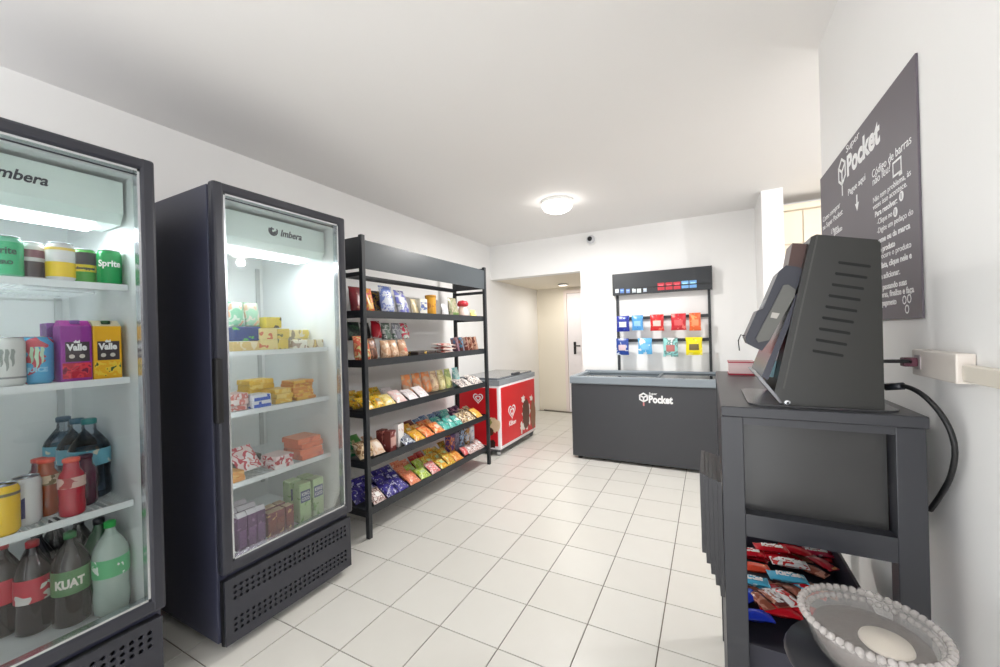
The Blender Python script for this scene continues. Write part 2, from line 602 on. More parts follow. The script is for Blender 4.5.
    for a, b_ in ((zz[1], zz[2]), (zz[3], zz[4])):
        perforated(gm, gy0 + .03, gy1 - .03, a, b_, gx, 24, 3, .0085, .01)
        gm.box(gx - .012, gx, gy0, gy0 + .03, a, b_).box(gx - .012, gx, gy1 - .03, gy1, a, b_)
    gm.build('grille', M_FRONT, t)
    MB().box(gx - .05, gx - .02, gy0, gy1, .05, .34).build('grille_backing', M_BLACK, t)
    for yy in (y0 + .06, y1 - .06):
        for xx in (XF - .1, xb + .1):
            MB().lathe([(.022, 0), (.022, .05)], 14, xx, yy).build('foot', M_BLACK, t)
    return t
S1 = (1.695, 1.318, .815)
S2 = (1.40, 1.095, .742)
F1 = (.045, .787)
F2 = (.998, 1.745)
fridge(*F1, S1, 'black glass door refrigerator full of canned and bottled drinks', -.055)
fridge(*F2, S2, 'black glass door refrigerator stocked with cheese, butter and chilled food packs')
ZBOT = .3815
S1 = tuple(v + .0015 for v in S1)          # resting height on the wires
S2 = tuple(v + .0015 for v in S2)
STOOD = []
def free(x, y, z, r):
    """keep round packs off the chamber walls and off one another (pushed back along the shelf)"""
    y = min(y, F1[1] - .055 - r)
    for _ in range(80):
        if all(abs(z - c) > .05 or (x - a) ** 2 + (y - b) ** 2 > (r + q + .0015) ** 2 for a, b, c, q in STOOD):
            break
        x -= .004
    STOOD.append((x, y, z, r))
    return x, y

# ------------------------------------------------------------------ package builders (front faces +X, base at z = 0)
def pouch_fn(w, h, t, stand, seed):
    r = random.Random(seed)
    ph = [r.uniform(0, 6.28) for _ in range(4)]
    def fn(u, v):
        k = max(0.0, 1 - abs(u) ** 3.2)
        if stand:
            b = (1 - v ** 2.2) ** .75 if v < 1 else 0
            b *= min(1, .55 + v * 3)
        else:
            b = max(0.0, math.sin(math.pi * min(1, max(0, (v - .04) / .92)))) ** .55
        wr = 1 + .12 * math.sin(7 * u + ph[0] + 3 * v) * math.sin(5 * v + ph[1])
        th = t / 2 * b * k ** .6 * wr + .0012
        ww = w / 2 * (1 - .05 * math.sin(math.pi * v) * (0 if stand else 1) + .02 * math.sin(9 * v + ph[2]))
        return th, u * ww, v * h
    return fn
def pouch(name, w, h, t, cols, label, cat, group, stand=False, seed=0, scale=22, lab=None, seal=None):
    fn = pouch_fn(w, h, t, stand, seed)
    nu, nv = 10, 12
    us = [-1 + 2 * i / nu for i in range(nu + 1)]
    vs_ = [j / nv for j in range(nv + 1)]
    mb = MB()
    for sgn in (1, -1):
        vs, fs = [], []
        for v in vs_:
            for u in us:
                a, b, c = fn(u, v)
                vs.append((a * sgn, b, c))
        for j in range(nv):
            for i in range(nu):
                k = j * (nu + 1) + i
                fs.append((k, k + 1, k + nu + 2, k + nu + 1))
        mb.add(vs, fs, True)
    o = mb.build(name, printed(cols, scale, .32, seed % 5))
    tag(o, label, cat, group)
    # crimped seals
    sc = seal or cols[0]
    for v0, v1 in (((.95, 1.0),) if stand else ((0.0, .05), (.95, 1.0))):
        sb = MB()
        n = 16
        pts = []
        for i in range(n + 1):
            u = -1 + 2 * i / n
            _, y, _ = fn(u, v0)
            x = .0026 * (1 if i % 2 else -1)
            pts.append((x, y))
        vs = [(x + s, y, v * h) for s in (.0016, -.0016) for v in (v0, v1) for x, y in pts]
        m = n + 1
        fs = []
        for i in range(n):
            fs += [(i, i + 1, m + i + 1, m + i), (2 * m + i, 3 * m + i, 3 * m + i + 1, 2 * m + i + 1),
                   (m + i, m + i + 1, 3 * m + i + 1, 3 * m + i), (i, 2 * m + i, 2 * m + i + 1, i + 1)]
        sb.add(vs, fs)
        sb.build('seal', mat(sc, .35), o)
    if lab:
        lcol, u0, u1, v0, v1 = lab
        vs, fs = [], []
        n = 6
        for j in range(n + 1):
            for i in range(n + 1):
                a, b, c = fn(u0 + (u1 - u0) * i / n, v0 + (v1 - v0) * j / n)
                vs.append((a + .0015, b, c))
        for j in range(n):
            for i in range(n):
                k = j * (n + 1) + i
                fs.append((k, k + 1, k + n + 2, k + n + 1))
        MB().add(vs, fs, True).build('label_print', mat(lcol, .35), o)
    return o
def put(o, x, y, z, rz=0.0, tilt=0.0, lift=0.0, roll=0.0):
    o.location = (x, y, z + lift)
    o.rotation_euler = (roll, tilt, rz)
    return o
def carton(name, w, h, t, cols, label, cat, group, seed=0, scale=20, panel=None, bev=.003, top=None):
    o = MB().bbox(-t / 2, t / 2, -w / 2, w / 2, 0, h, bev).build(name, printed(cols, scale, .4, seed % 5))
    tag(o, label, cat, group)
    if panel:
        pc, v0, v1 = panel
        MB().box(t / 2, t / 2 + .0012, -w / 2 + .006, w / 2 - .006, h * v0, h * v1).build('front_print', mat(pc, .4) if not isinstance(pc, list) else printed(pc, scale * 1.6, .4, seed % 5), o)
    if top:
        MB().box(-t / 2 + .003, t / 2 - .003, -w / 2 + .003, w / 2 - .003, h, h + .0015).build('top_print', mat(top, .4), o)
    return o
def can(r, h, body, label, group, bands=(), x=0, y=0, z=0, scale=20, seed=0):
    x, y = free(x, y, z, r)
    t = thing('drink_can', label, 'can', (x, y, z), group)
    p = [(r * .76, 0), (r * .86, .004), (r, .014), (r, h - .018), (r * .86, h - .004)]
    m = printed(body, scale, .25, seed) if isinstance(body, list) else mat(body, .25, var=.03)
    MB().lathe(p, 28, x, y, z).build('body', m, t)
    MB().lathe([(r * .86, h - .004), (r * .9, h - .001), (r * .88, h), (r * .8, h - .001), (r * .78, h - .006), (0, h - .006)], 28, x, y, z).build('lid', M_CHROME, t)
    MB().lathe([(r * .2, h - .006), (r * .22, h - .002), (0, h - .002)], 10, x + r * .2, y, z).build('pull_tab', M_CHROME, t)
    for z0, z1, c in bands:
        MB().lathe([(r + .0006, z0 * h), (r + .0006, z1 * h)], 28, x, y, z, caps=False).build('print_band', mat(c, .25, var=.03), t)
    return t
def bottle(name, r, h, body, cap, label, group, lab=None, x=0, y=0, z=0, neck=.016, liquid=None, shoulder=.66, cat='bottle', glassy=False):
    x, y = free(x, y, z, r)
    t = thing(name, label, cat, (x, y, z), group)
    p = [(r * .8, 0), (r * .98, .008), (r, .03), (r, h * .2), (r * .95, h * .3), (r, h * .4), (r, h * shoulder), (r * .9, h * (shoulder + .06)),
         (r * .62, h * (shoulder + .15)), (neck * 1.1, h * (shoulder + .23)), (neck, h * .94), (neck, h * .96)]
    if glassy:
        MB().lathe(p, 26, x, y, z).build('body', clear(body, .8, .06), t)
        if liquid:
            k = .93
            MB().lathe([(a * k, b if i else .004) for i, (a, b) in enumerate(p[:9])], 22, x, y, z).build('liquid', clear(liquid, .3, .1), t)
    else:
        MB().lathe(p, 26, x, y, z).build('body', mat(body, .12, var=.06, coat=.5), t)
    MB().lathe([(neck * 1.2, h * .93), (neck * 1.22, h * .99), (neck * 1.0, h), (0, h)], 18, x, y, z).build('cap', mat(cap, .4), t)
    if lab:
        z0, z1, c = lab
        m = printed(c, 30, .35) if isinstance(c, list) else mat(c, .35)
        MB().lathe([(r + .0012, h * z0), (r + .0012, h * z1)], 26, x, y, z, caps=False).build('label_band', m, t)
    return t

# ------------------------------------------------------------------ drinks refrigerator contents
GI = 'contents of the drinks refrigerator'
xc = -2.165
A0 = -.3
def wrapped(t, s, size, col, r, z0, a0=A0, bold=.001, width=None):
    l = t.location
    text('lettering', s, size, mat(col, .4), t, (l.x, l.y, l.z), (1, 0, 0), (0, 0, 1), 'CENTER', bold, .0006, width, wrap=(r + .0012, a0, z0))
z = S1[0]
R_, HC = .038, .142
def cy_(px, X=xc, Z=1.7):
    return y_at(px, X, Z)
ya = cy_(116)
c1 = can(R_, HC, (22, 160, 84), 'green lemon soda can at the end of the top shelf row', 'cans on the top shelf', (), xc, ya, z)
wrapped(c1, 'Sprite', .036, (245, 250, 245), R_, .074, width=.072)
yb = cy_(90)
c2 = can(R_, HC, (74, 170, 60), 'dark topped can with slanted yellow band on green', 'cans on the top shelf', ((.55, .9, (70, 66, 72)), (.36, .56, (236, 216, 40))), xc, yb, z)
wrapped(c2, 'Schweppes', .014, (40, 50, 40), R_, .06, width=.066)
yc = cy_(61)
c3 = can(.039, .146, (232, 228, 226), 'yellow and white can on the top shelf', 'cans on the top shelf', ((.12, .5, (246, 206, 20)), (.8, .87, (240, 206, 90))), xc, yc, z)
yd = cy_(34, xc - .01)
c4 = can(R_, HC, (226, 222, 222), 'white and black can with pink top on the top shelf', 'cans on the top shelf', ((.1, .5, (84, 70, 76)), (.6, .8, (150, 100, 110))), xc - .01, yd, z)
ye = cy_(7, xc)
c5 = can(R_ + .001, .146, (120, 200, 165), 'pale teal green soda can near the wall side of the top shelf', 'cans on the top shelf', ((.08, .85, (64, 186, 130)),), xc, ye, z)
wrapped(c5, 'Sprite', .034, (30, 90, 70), R_ + .001, .082, a0=A0 - .1, width=.064)
wrapped(c5, 'ZERO', .018, (30, 90, 70), R_ + .001, .046, a0=A0 - .1)
# second rank and the unseen near end of the row
for px, col, xx in ((24, (150, 214, 180), xc - .085), (50, (150, 150, 152), xc - .087), (78, (240, 220, 120), xc - .085), (104, (34, 150, 80), xc - .085)):
    can(R_, HC, col, 'soda can standing behind the front row of the top shelf', 'rear cans on the top shelf', ((.3, .6, (235, 235, 230)),), xx, cy_(px, xx), z)

def claws(t, r, h, col, z0, zs):
    l = t.location
    for k in (-1, 0, 1):
        mb = MB()
        n = 7
        prof = [.0032, .0052, .0042, .005, .0036, .003, .0012]
        vs, fs = [], []
        for i in range(n):
            zz = z0 + zs * (1 - i / (n - 1) * (1 if k != 0 else 1.25))
            off = k * .0125 + .0015 * math.sin(i * 1.7)
            for s in (-1, 1):
                a = A0 + (off + s * prof[i]) / r
                vs.append((l.x + (r + .0012) * math.cos(a), l.y + (r + .0012) * math.sin(a), l.z + zz))
        for i in range(n - 1):
            fs.append((2 * i, 2 * i + 1, 2 * i + 3, 2 * i + 2))
        mb.add(vs, fs).build('claw_mark', mat(col, .4), t)
z = S1[1]
c = can(.039, .172, (222, 222, 218), 'tall white energy drink can with grey claw marks', 'tall cans on the second shelf', ((.16, .2, (150, 150, 150)),), xc, cy_(9, xc, 1.4), z)
claws(c, .039, .166, (150, 156, 150), .07, .06)
c = can(.039, .174, [(88, 176, 220), (88, 176, 220), (206, 84, 96)], 'tall sky blue energy drink can with red spots and claw marks', 'tall cans on the second shelf', (), xc, cy_(41, xc, 1.4), z, scale=14, seed=2)
claws(c, .039, .168, (190, 220, 190), .075, .06)
wrapped(c, 'JUICE', .022, (150, 210, 235), .039, .045, a0=A0, width=.055)
def juice(px, cols, body, fruit, cap, label, yoff=0):
    w_, h_, t_ = .086, .235, .08
    y = cy_(px, xc + .02, 1.42)
    t = thing('juice_carton', label, 'carton', (xc - .01, y, S1[1]), 'juice cartons on the second shelf')
    o = MB().bbox(xc - .01 - t_ / 2, xc - .01 + t_ / 2, y - w_ / 2, y + w_ / 2, S1[1], S1[1] + h_ * .9, .003).build('body', mat(body, .35), t)
    MB().prism([(-t_ / 2, 0), (t_ / 2, 0), (t_ * .1, h_ * .1), (-t_ * .1, h_ * .1)], (xc - .01, y - w_ / 2 + .002, S1[1] + h_ * .9 - .002), (1, 0, 0), (0, 0, 1), (0, w_ - .004, 0)).build('folded_top', mat(cols, .35), t)
    xf = xc - .01 + t_ / 2
    MB().box(xf, xf + .0012, y - w_ / 2 + .012, y + w_ / 2 - .008, S1[1] + .075, S1[1] + .15).build('name_panel', mat((64, 52, 58), .4), t)
    text('lettering', 'Valle', .034, M_INK, t, (xf + .0014, y, S1[1] + .118), (0, 1, 0), (0, 0, 1), 'CENTER', .0016, width=.056)
    text('lettering', 'del', .014, M_INK, t, (xf + .0014, y, S1[1] + .146), (0, 1, 0), (0, 0, 1), 'CENTER', .0008)
    for s in (-1, 1):
        MB().lathe([(.008, xf - xc + .0012), (.008, xf - xc + .002)], 14, xc, y + s * .014, S1[1] + .095, axis='x').build('print_badge', mat((220, 210, 200), .4), t)
    MB().box(xf, xf + .0008, y - w_ / 2 + .004, y + w_ / 2 - .004, S1[1] + .012, S1[1] + .07).build('fruit_print', printed(fruit, 42, .35, 1), t)
    MB().lathe([(.014, 0), (.014, .014), (0, .015)], 16, xc + .012, y, S1[1] + h_ * .93).build('cap', mat(cap, .4), t)
    return t
juice(76, (190, 40, 170), (150, 40, 150), [(190, 24, 52), (226, 50, 70), (120, 20, 60)], (130, 70, 160), 'purple grape juice carton with red fruit picture')
juice(107, (240, 226, 190), (246, 184, 24), [(246, 184, 24), (250, 210, 60), (60, 90, 40)], (50, 90, 50), 'yellow passion fruit juice carton with dark name panel')
for px, xx, cl in ((60, xc - .10, (96, 40, 120)), (92, xc - .105, (110, 50, 120)), (118, xc - .2, (230, 190, 80))):
    o = carton('juice_carton', .086, .225, .08, [cl, tuple(min(255, v + 40) for v in cl)], 'juice carton standing behind the front pair of cartons', 'carton', 'rear juice cartons', 3)
    put(o, xx, min(cy_(px, xx, 1.42), F1[1] - .1), S1[1])
z = S1[2]
c = can(.039, .172, (246, 200, 18), 'tall yellow beer can on the third shelf', 'tall cans on the third shelf', ((.78, .84, (120, 110, 70)),), -2.15, cy_(3, -2.15, .9), z)
c = can(.038, .172, (214, 214, 214), 'tall silver white can with dark blue block print', 'tall cans on the third shelf', (), -2.15, cy_(31, -2.15, .9), z)
l = c.location
vs, fs = [], []
for i in range(7):
    a = A0 - .75 + .75 * i / 6
    for zz in (.03, .085 + .02 * (i / 6)):
        vs.append((l.x + (.0388) * math.cos(a), l.y + (.0388) * math.sin(a), l.z + zz))
fs = [(2 * i, 2 * i + 2, 2 * i + 3, 2 * i + 1) for i in range(6)]
MB().add(vs, fs).build('block_print', mat((50, 50, 110), .35), c)
bottle('juice_bottle', .036, .212, (160, 74, 30), (226, 90, 70), 'orange tea bottle with coral cap on the third shelf', 'bottles on the third shelf', (.55, .72, [(220, 200, 170), (130, 110, 70)]), -2.21, cy_(50, -2.21, .9), z, .02)
bottle('juice_bottle', .037, .215, (178, 20, 44), (240, 104, 84), 'red sports drink bottle with coral cap on the third shelf', 'bottles on the third shelf', (.5, .68, [(225, 190, 180), (170, 60, 60)]), -2.15, cy_(72, -2.15, .9), z, .02)
bottle('juice_bottle', .034, .205, (90, 24, 40), (210, 70, 60), 'dark red bottle behind the orange tea bottle', 'rear bottles on the third shelf', (.5, .66, (150, 130, 90)), -2.27, cy_(44, -2.27, .9), z, .018)
bottle('juice_bottle', .034, .2, (84, 22, 50), (90, 40, 60), 'dark burgundy bottle between red bottle and water bottles', 'rear bottles on the third shelf', None, -2.235, cy_(86, -2.235, .9), z, .018)
def water(px, xx, label, capc, h=.33, r=.064):
    return bottle('water_bottle', r, h, (236, 242, 248), capc, label, 'large water bottles', (.42, .62, [(110, 176, 196), (110, 176, 196), (222, 218, 196)]), xx, cy_(px, xx, .95), z, .02, (222, 232, 242), .62, glassy=True)
water(107, -2.28, 'large clear water bottle with teal cap and paper label', (50, 130, 130))
water(86, -2.43, 'large clear water bottle with blue grey cap at the back', (70, 110, 130), .32)
water(66, -2.57, 'large clear water bottle with dark cap standing deepest on the third shelf', (60, 90, 110), .32)
z = ZBOT
def big(px, xx, body, cap, label, lab, h=.33, r=.05, glassy=False, liq=None, zz=None):
    return bottle('soda_bottle', r, h, body, cap, label, 'two litre bottles on the refrigerator floor', lab, xx, cy_(px, xx, .5), ZBOT, .015, liq, .66, glassy=glassy)
b1 = big(119, -2.17, (176, 194, 184), (60, 190, 90), 'clear soda bottle with green cap and green label', (.42, .62, [(96, 190, 130), (96, 190, 130), (230, 240, 232)]), .36, .056)
b2 = big(78, -2.16, (40, 30, 26), (40, 110, 60), 'dark cola coloured bottle with green label and red script', (.36, .62, (96, 140, 92)), .35, .054)
l = b2.location
text('lettering', 'KUAT', .044, mat((235, 230, 220), .4), b2, (l.x, l.y, l.z), (1, 0, 0), (0, 0, 1), 'CENTER', .002, .0006, .085, wrap=(.056, A0 - .05, .155))
b3 = big(44, -2.18, (38, 22, 22), (170, 30, 40), 'dark cola bottle with red label beside the green labelled bottle', (.36, .62, [(196, 40, 62), (196, 40, 62), (225, 220, 215)]), .34, .05)
big(16, -2.22, (44, 26, 24), (170, 30, 40), 'dark cola bottle with bright red label nearest the hinge side', (.36, .62, (206, 44, 66)), .34, .05)
for px, xx, bc in ((112, -2.31, (60, 110, 76)), (86, -2.34, (34, 26, 28)), (50, -2.27, (30, 24, 40)), (62, -2.42, (40, 30, 36))):
    big(px, xx, bc, (60, 60, 66), 'dark soda bottle in the rear ranks of the refrigerator floor', (.36, .6, (90, 80, 84)), .34, .048)

# ------------------------------------------------------------------ chilled food refrigerator contents
def y2(px, X, Z):
    return y_at(px, X, Z)
GF = 'food packs in the chilled food refrigerator'
def stack(px, X, z, n, w, h, t, cols, name, label, cat, group, panel=None, jit=.006, top=None, rz=0):
    for k in range(n):
        o = carton(name, w, h, t, cols, label, cat, group, k + int(px), 24, panel, .004, top)
        put(o, X + rnd.uniform(-jit, jit), min(max(y2(px, X + t / 2, z + .03), F2[0] + .062 + w / 2), F2[1] - .062 - w / 2) + rnd.uniform(-jit, jit), z + k * (h + .0015), rz + rnd.uniform(-.06, .06))
z = S2[0]
# front row: cream and yellow butter boxes, blue tubs at the left
stack(248, -2.2, z, 1, .14, .05, .1, [(228, 198, 130), (240, 226, 190)], 'butter_box', 'low cream box under the blue and green tubs', 'box', None)
for k in range(1):
    for px, zz in ((243, z + .053), (255, z + .053)):
        o = carton('margarine_tub', .075, .075, .09, [(36, 66, 130), (36, 66, 130), (96, 190, 90)], 'blue margarine tub with green leaf print on the upper shelf', 'tub', 'blue margarine tubs', int(px), 26, None, .008)
        put(o, -2.2, y2(px, -2.155, zz), zz)
stack(270, -2.19, z, 2, .1, .058, .1, [(240, 220, 150), (240, 220, 150), (220, 120, 80)], 'butter_box', 'pale yellow butter box stacked in the middle of the upper shelf', 'box', 'pale yellow butter boxes', top=(238, 224, 150))
stack(284, -2.21, z, 2, .07, .058, .1, [(236, 208, 96), (236, 208, 96), (110, 110, 60)], 'butter_box', 'yellow butter box with dark print on the upper shelf', 'box', 'yellow butter boxes')
stack(300, -2.19, z, 1, .1, .05, .1, [(242, 238, 222), (190, 170, 150)], 'cream_cheese_box', 'white cheese box beside the yellow butter boxes', 'box', None)
stack(317, -2.19, z, 1, .1, .05, .1, [(240, 230, 200), (180, 150, 120), (230, 200, 120)], 'cream_cheese_box', 'cream box by the hinge end of the upper shelf', 'box', None)
stack(296, -2.30, z + .0, 2, .075, .056, .08, [(240, 226, 170), (150, 140, 120)], 'cream_cheese_box', 'yellowish box stacked behind the white cheese box', 'box', 'boxes in the second row of the upper shelf')
stack(314, -2.31, z + .0, 2, .08, .056, .08, [(242, 220, 120), (240, 236, 220)], 'cream_cheese_box', 'pale box at the back of the upper shelf near the hinge end', 'box', 'boxes in the second row of the upper shelf by the hinge')
# upper tier: green topped tubs and yellow boxes
for px, cols, lb in ((241, [(150, 214, 176), (226, 236, 220), (236, 190, 150)], 'mint green cheese bag on the blue tubs'), (256, [(176, 222, 190), (238, 228, 210), (236, 200, 160)], 'pale green cheese bag beside the mint one')):
    o = pouch('cheese_bag', .078, .13, .06, cols, lb, 'bag', None, True, int(px), 26, seal=(110, 190, 140))
    put(o, -2.205, y2(px, -2.17, z + .15), z + .132, 0, -.12)
o = carton('cheese_box', .09, .06, .09, [(238, 212, 70), (238, 212, 70), (90, 80, 50)], 'bright yellow cheese box on top of the pale yellow boxes', 'box', None, 3, 26)
put(o, -2.2, y2(274, -2.155, z + .15), z + .122)
# second shelf
z = S2[1]
stack(239, -2.2, z, 3, .1, .028, .12, [(226, 196, 190), (206, 120, 110), (236, 224, 220)], 'sliced_ham_pack', 'pinkish sliced ham pack in the pile by the door handle', 'pack', 'sliced ham packs', top=(228, 190, 184))
stack(262, -2.17, z, 2, .1, .034, .1, [(228, 230, 236), (228, 230, 236), (40, 84, 190)], 'cream_cheese_pack', 'white and blue cream cheese pack on the middle shelf', 'pack', 'white and blue packs', panel=((48, 92, 196), .1, .6), top=(236, 238, 242))
stack(262, -2.31, z, 5, .14, .026, .12, [(236, 190, 50), (236, 190, 50), (246, 214, 110)], 'sliced_cheese_pack', 'golden sliced cheese pack piled behind the blue packs', 'pack', 'golden cheese packs', top=(240, 196, 60))
stack(284, -2.2, z, 3, .1, .026, .12, [(238, 190, 60), (246, 214, 120)], 'sliced_cheese_pack', 'yellow sliced cheese pack in the middle of the pile', 'pack', 'yellow cheese packs', top=(240, 200, 90))
stack(305, -2.2, z, 6, .13, .018, .12, [(226, 150, 60), (240, 190, 80)], 'sliced_cheese_pack', 'orange edged cheese slice pack in the flat pile by the hinge', 'pack', 'orange cheese slice packs', jit=.009, top=(240, 190, 90))
# third shelf
z = S2[2]
stack(312, -2.2, z, 4, .15, .03, .16, [(236, 124, 84), (236, 124, 84), (210, 90, 60)], 'frozen_meal_box', 'salmon orange meal box piled by the hinge end', 'box', 'salmon orange meal boxes', top=(240, 150, 112), jit=.008)
stack(285, -2.17, z, 3, .11, .022, .13, [(238, 214, 214), (200, 70, 80), (246, 240, 240)], 'sausage_pack', 'white and red sausage pack beside the orange boxes', 'pack', 'white and red sausage packs', top=(238, 214, 212))
o = pouch('sausage_pack', .14, .15, .03, [(236, 214, 212), (202, 70, 84), (246, 236, 236), (224, 160, 150)], 'red and white pack leaning at the front of the third shelf', 'pack', None, False, 4, 20, seal=(240, 236, 236))
put(o, -2.16, y2(254, -2.14, z + .05), z, .15, -.75, .03)
stack(238, -2.18, z, 2, .07, .025, .12, [(226, 160, 90), (236, 190, 120)], 'sliced_cheese_pack', 'small orange pack on the third shelf near the handle', 'pack', 'small orange packs', top=(230, 170, 90))
stack(248, -2.33, z, 2, .16, .035, .14, [(70, 76, 66), (110, 112, 96)], 'frozen_meal_box', 'dark green tray at the back of the third shelf', 'tray', 'dark green trays', top=(96, 100, 84))
# chamber floor
z = ZBOT
for k, px in enumerate((240, 250, 259)):
    for j in range(3):
        xx = -2.16 - j * .085
        yv = y2(px - j * 0, xx, z + .1) if j == 0 else None
        if j == 0:
            yk = yv
        o = carton('juice_box', .046, .17, .05, [(110, 74, 112), (110, 74, 112), (150, 110, 150)], 'small purple drink carton with white top on the chamber floor', 'carton', 'small purple cartons', k, 30, ((136, 96, 140), .1, .6), .003)
        MB().prism([(-.024, 0), (.024, 0), (.006, .02), (-.006, .02)], (0, -.0225, .17), (1, 0, 0), (0, 0, 1), (0, .045, 0)).build('folded_top', mat((226, 220, 226), .4), o)
        put(o, xx, yk, z, rnd.uniform(-.08, .08))
for k, px in enumerate((270, 278, 287)):
    for j in range(2):
        xx = -2.16 - j * .075
        if j == 0:
            yk = y2(px, xx, z + .07)
        o = carton('juice_box', .05, .13, .055, [(130, 62, 66), (130, 62, 66), (210, 160, 110)], 'brown and red chocolate milk carton on the chamber floor', 'carton', 'brown chocolate milk cartons', k, 30, ((150, 80, 70), .2, .7), .003, (214, 184, 150))
        put(o, xx, yk, z, rnd.uniform(-.06, .06))
for k, px in enumerate((302, 315)):
    for j in range(2):
        xx = -2.16 - j * .09
        if j == 0:
            yk = y2(px, xx, z + .12)
        o = carton('coconut_water_carton', .072, .225, .068, [(176, 206, 150), (176, 206, 150), (120, 170, 90)], 'tall pale green coconut water carton with dark blue name band', 'carton', 'coconut water cartons', k, 24, ((46, 66, 112), .52, .82), .003, (190, 216, 160))
        if j == 0:
            text('lettering', 'KERO', .028, M_INK, o, (.0354, 0, .155), (0, 1, 0), (0, 0, 1), 'CENTER', .0, width=.048)
            text('lettering', 'COCO', .028, M_INK, o, (.0354, 0, .127), (0, 1, 0), (0, 0, 1), 'CENTER', .0, width=.048)
        put(o, xx, yk, z, rnd.uniform(-.05, .05))

# ------------------------------------------------------------------ snack rack along the left wall
RX0, RX1, RY0, RY1 = -2.63, -2.195, 2.065, 3.865
P = .034
rack = thing('shelving_rack', 'dark grey metal rack with five shelves of snacks and blank header panel', 'shelf rack', ((RX0 + RX1) / 2, (RY0 + RY1) / 2, 0))
for x in (RX0, RX1 - P):
    for y in (RY0, RY1 - P):
        MB().bbox(x, x + P, y, y + P, 0, 2.2, .003).build('post', M_RACK, rack)
TIERS = (1.635, 1.272, .902, .535, .185)
for z in TIERS:
    m = MB()
    m.box(RX0 + .004, RX1 - P, RY0 + .004, RY1 - .004, z - .012, z)
    m.box(RX1 - P, RX1 - P + .004, RY0 + P, RY1 - P, z - .035, z + .02)
    m.box(RX1 - P - .012, RX1 - P, RY0 + P, RY1 - P, z - .035, z - .031)
    for y in (RY0 + .006, RY1 - .01):
        m.box(RX0 + P, RX1 - P, y, y + .004, z - .035, z + .02)
    m.build('shelf', M_RACK, rack)
MB().box(RX1 - .012, RX1 - .006, RY0 + P, RY1 - P, 1.955, 2.165).build('header_panel', mat((70, 76, 80), .35, var=.04, scale=5), rack)
for y in (RY0 + .012, RY1 - .018):
    MB().box(RX0 + P, RX1 - P, y, y + .006, 1.96, 2.19).build('end_panel', M_RACK, rack)
    MB().box(RX0 + P, RX1 - P, y - .004, y + .014, 1.905, 1.935).build('end_rail', M_RACK, rack)
MB().box(RX0 + .004, RX0 + .03, RY0 + P, RY1 - P, 1.945, 1.985).build('back_rail', M_RACK, rack)

def yr(px, X, z):
    return y_at(px, X, z)
NAMES = {'snack': ('snack_bag', 'bag'), 'bread': ('bread_bag', 'bag'), 'bisc': ('biscuit_pack', 'pack'), 'box': ('biscuit_box', 'box'), 'candy': ('candy_pack', 'pack')}
def rbag(px, tier, w, h, t, cols, label, X=-2.33, kind='snack', tilt=-.15, stand=True, dz=0.0, group=None, rz=0.0, lab=None, seal=None, sc=22):
    n, c = NAMES[kind]
    z = TIERS[tier]
    o = pouch(n, w, h, t, cols, label, c, group, stand, int(px * 3 + tier * 7), sc, lab, seal)
    y = yr(px, X, z + dz + h * .4)
    y = min(max(y, RY0 + w / 2 + .015), RY1 - w / 2 - .015)
    lift = t / 2 * abs(math.sin(tilt)) + .001
    put(o, X, y, z + dz, rz, tilt, lift)
    return o
def rbox(px, tier, w, h, t, cols, label, X=-2.32, kind='box', dz=0.0, group=None, rz=0.0, panel=None, tilt=0.0, top=None, sc=22):
    n, c = NAMES[kind]
    z = TIERS[tier]
    o = carton(n, w, h, t, cols, label, c, group, int(px * 3 + tier * 5), sc, panel, .004, top)
    y = yr(px, X + t / 2, z + dz + h * .5)
    y = min(max(y, RY0 + w / 2 + .015), RY1 - w / 2 - .015)
    put(o, X, y, z + dz, rz, tilt, t / 2 * abs(math.sin(tilt)) + .001)
    return o
# top shelf
rbag(353, 0, .12, .2, .07, [(120, 22, 34), (120, 22, 34), (170, 120, 90)], 'dark red snack bag at the refrigerator end of the top shelf', seal=(90, 16, 26))
rbag(369, 0, .1, .2, .06, [(220, 92, 60), (236, 170, 60), (176, 40, 60)], 'red and orange snack bag on the top shelf', lab=((240, 190, 90), -.5, .5, .15, .4))
rbag(378, 0, .1, .2, .06, [(44, 40, 66), (150, 120, 50), (50, 50, 90)], 'dark navy and gold bag on the top shelf', X=-2.42)
rbag(388, 0, .14, .235, .07, [(120, 140, 206), (206, 212, 226), (96, 110, 186)], 'tall silver blue snack bag on the top shelf', lab=((220, 226, 238), -.5, .45, .3, .55), seal=(100, 112, 190))
rbag(404, 0, .16, .215, .07, [(118, 122, 200), (214, 216, 226), (150, 160, 170)], 'violet blue snack bag leaning beside the tall silver blue bag', rz=.2, tilt=-.25, lab=((226, 226, 234), -.6, .3, .45, .7), seal=(104, 100, 186))
rbag(415, 0, .08, .15, .05, [(226, 206, 160), (240, 226, 196)], 'small cream bag beside the violet blue bag')
rbox(424, 0, .1, .155, .06, [(228, 226, 214), (228, 226, 214), (150, 166, 200)], 'white box with blue block print on the top shelf', panel=([(90, 110, 170), (228, 226, 214)], .35, .8))
t = thing('cocoa_canister', 'golden orange canister with lid on the top shelf', 'canister', (-2.32, yr(435, -2.27, 1.72), TIERS[0] + .001))
l = t.location
MB().lathe([(.048, 0), (.05, .005), (.05, .175), (.048, .18)], 26, l.x, l.y, l.z).build('body', printed([(222, 160, 40), (222, 160, 40), (190, 120, 30)], 18, .3), t)
MB().lathe([(.052, .176), (.053, .196), (.048, .2), (0, .2)], 26, l.x, l.y, l.z).build('lid', mat((196, 140, 40), .4), t)
rbag(445, 0, .11, .13, .06, [(206, 206, 212), (232, 232, 234)], 'white cloth like bundle beside the golden canister', kind='bread', rz=.2)
rbag(454, 0, .14, .2, .07, [(176, 166, 140), (140, 146, 110), (196, 176, 150)], 'greyish tan bag with green foot on the top shelf', lab=((120, 150, 90), -.7, .7, .05, .2))
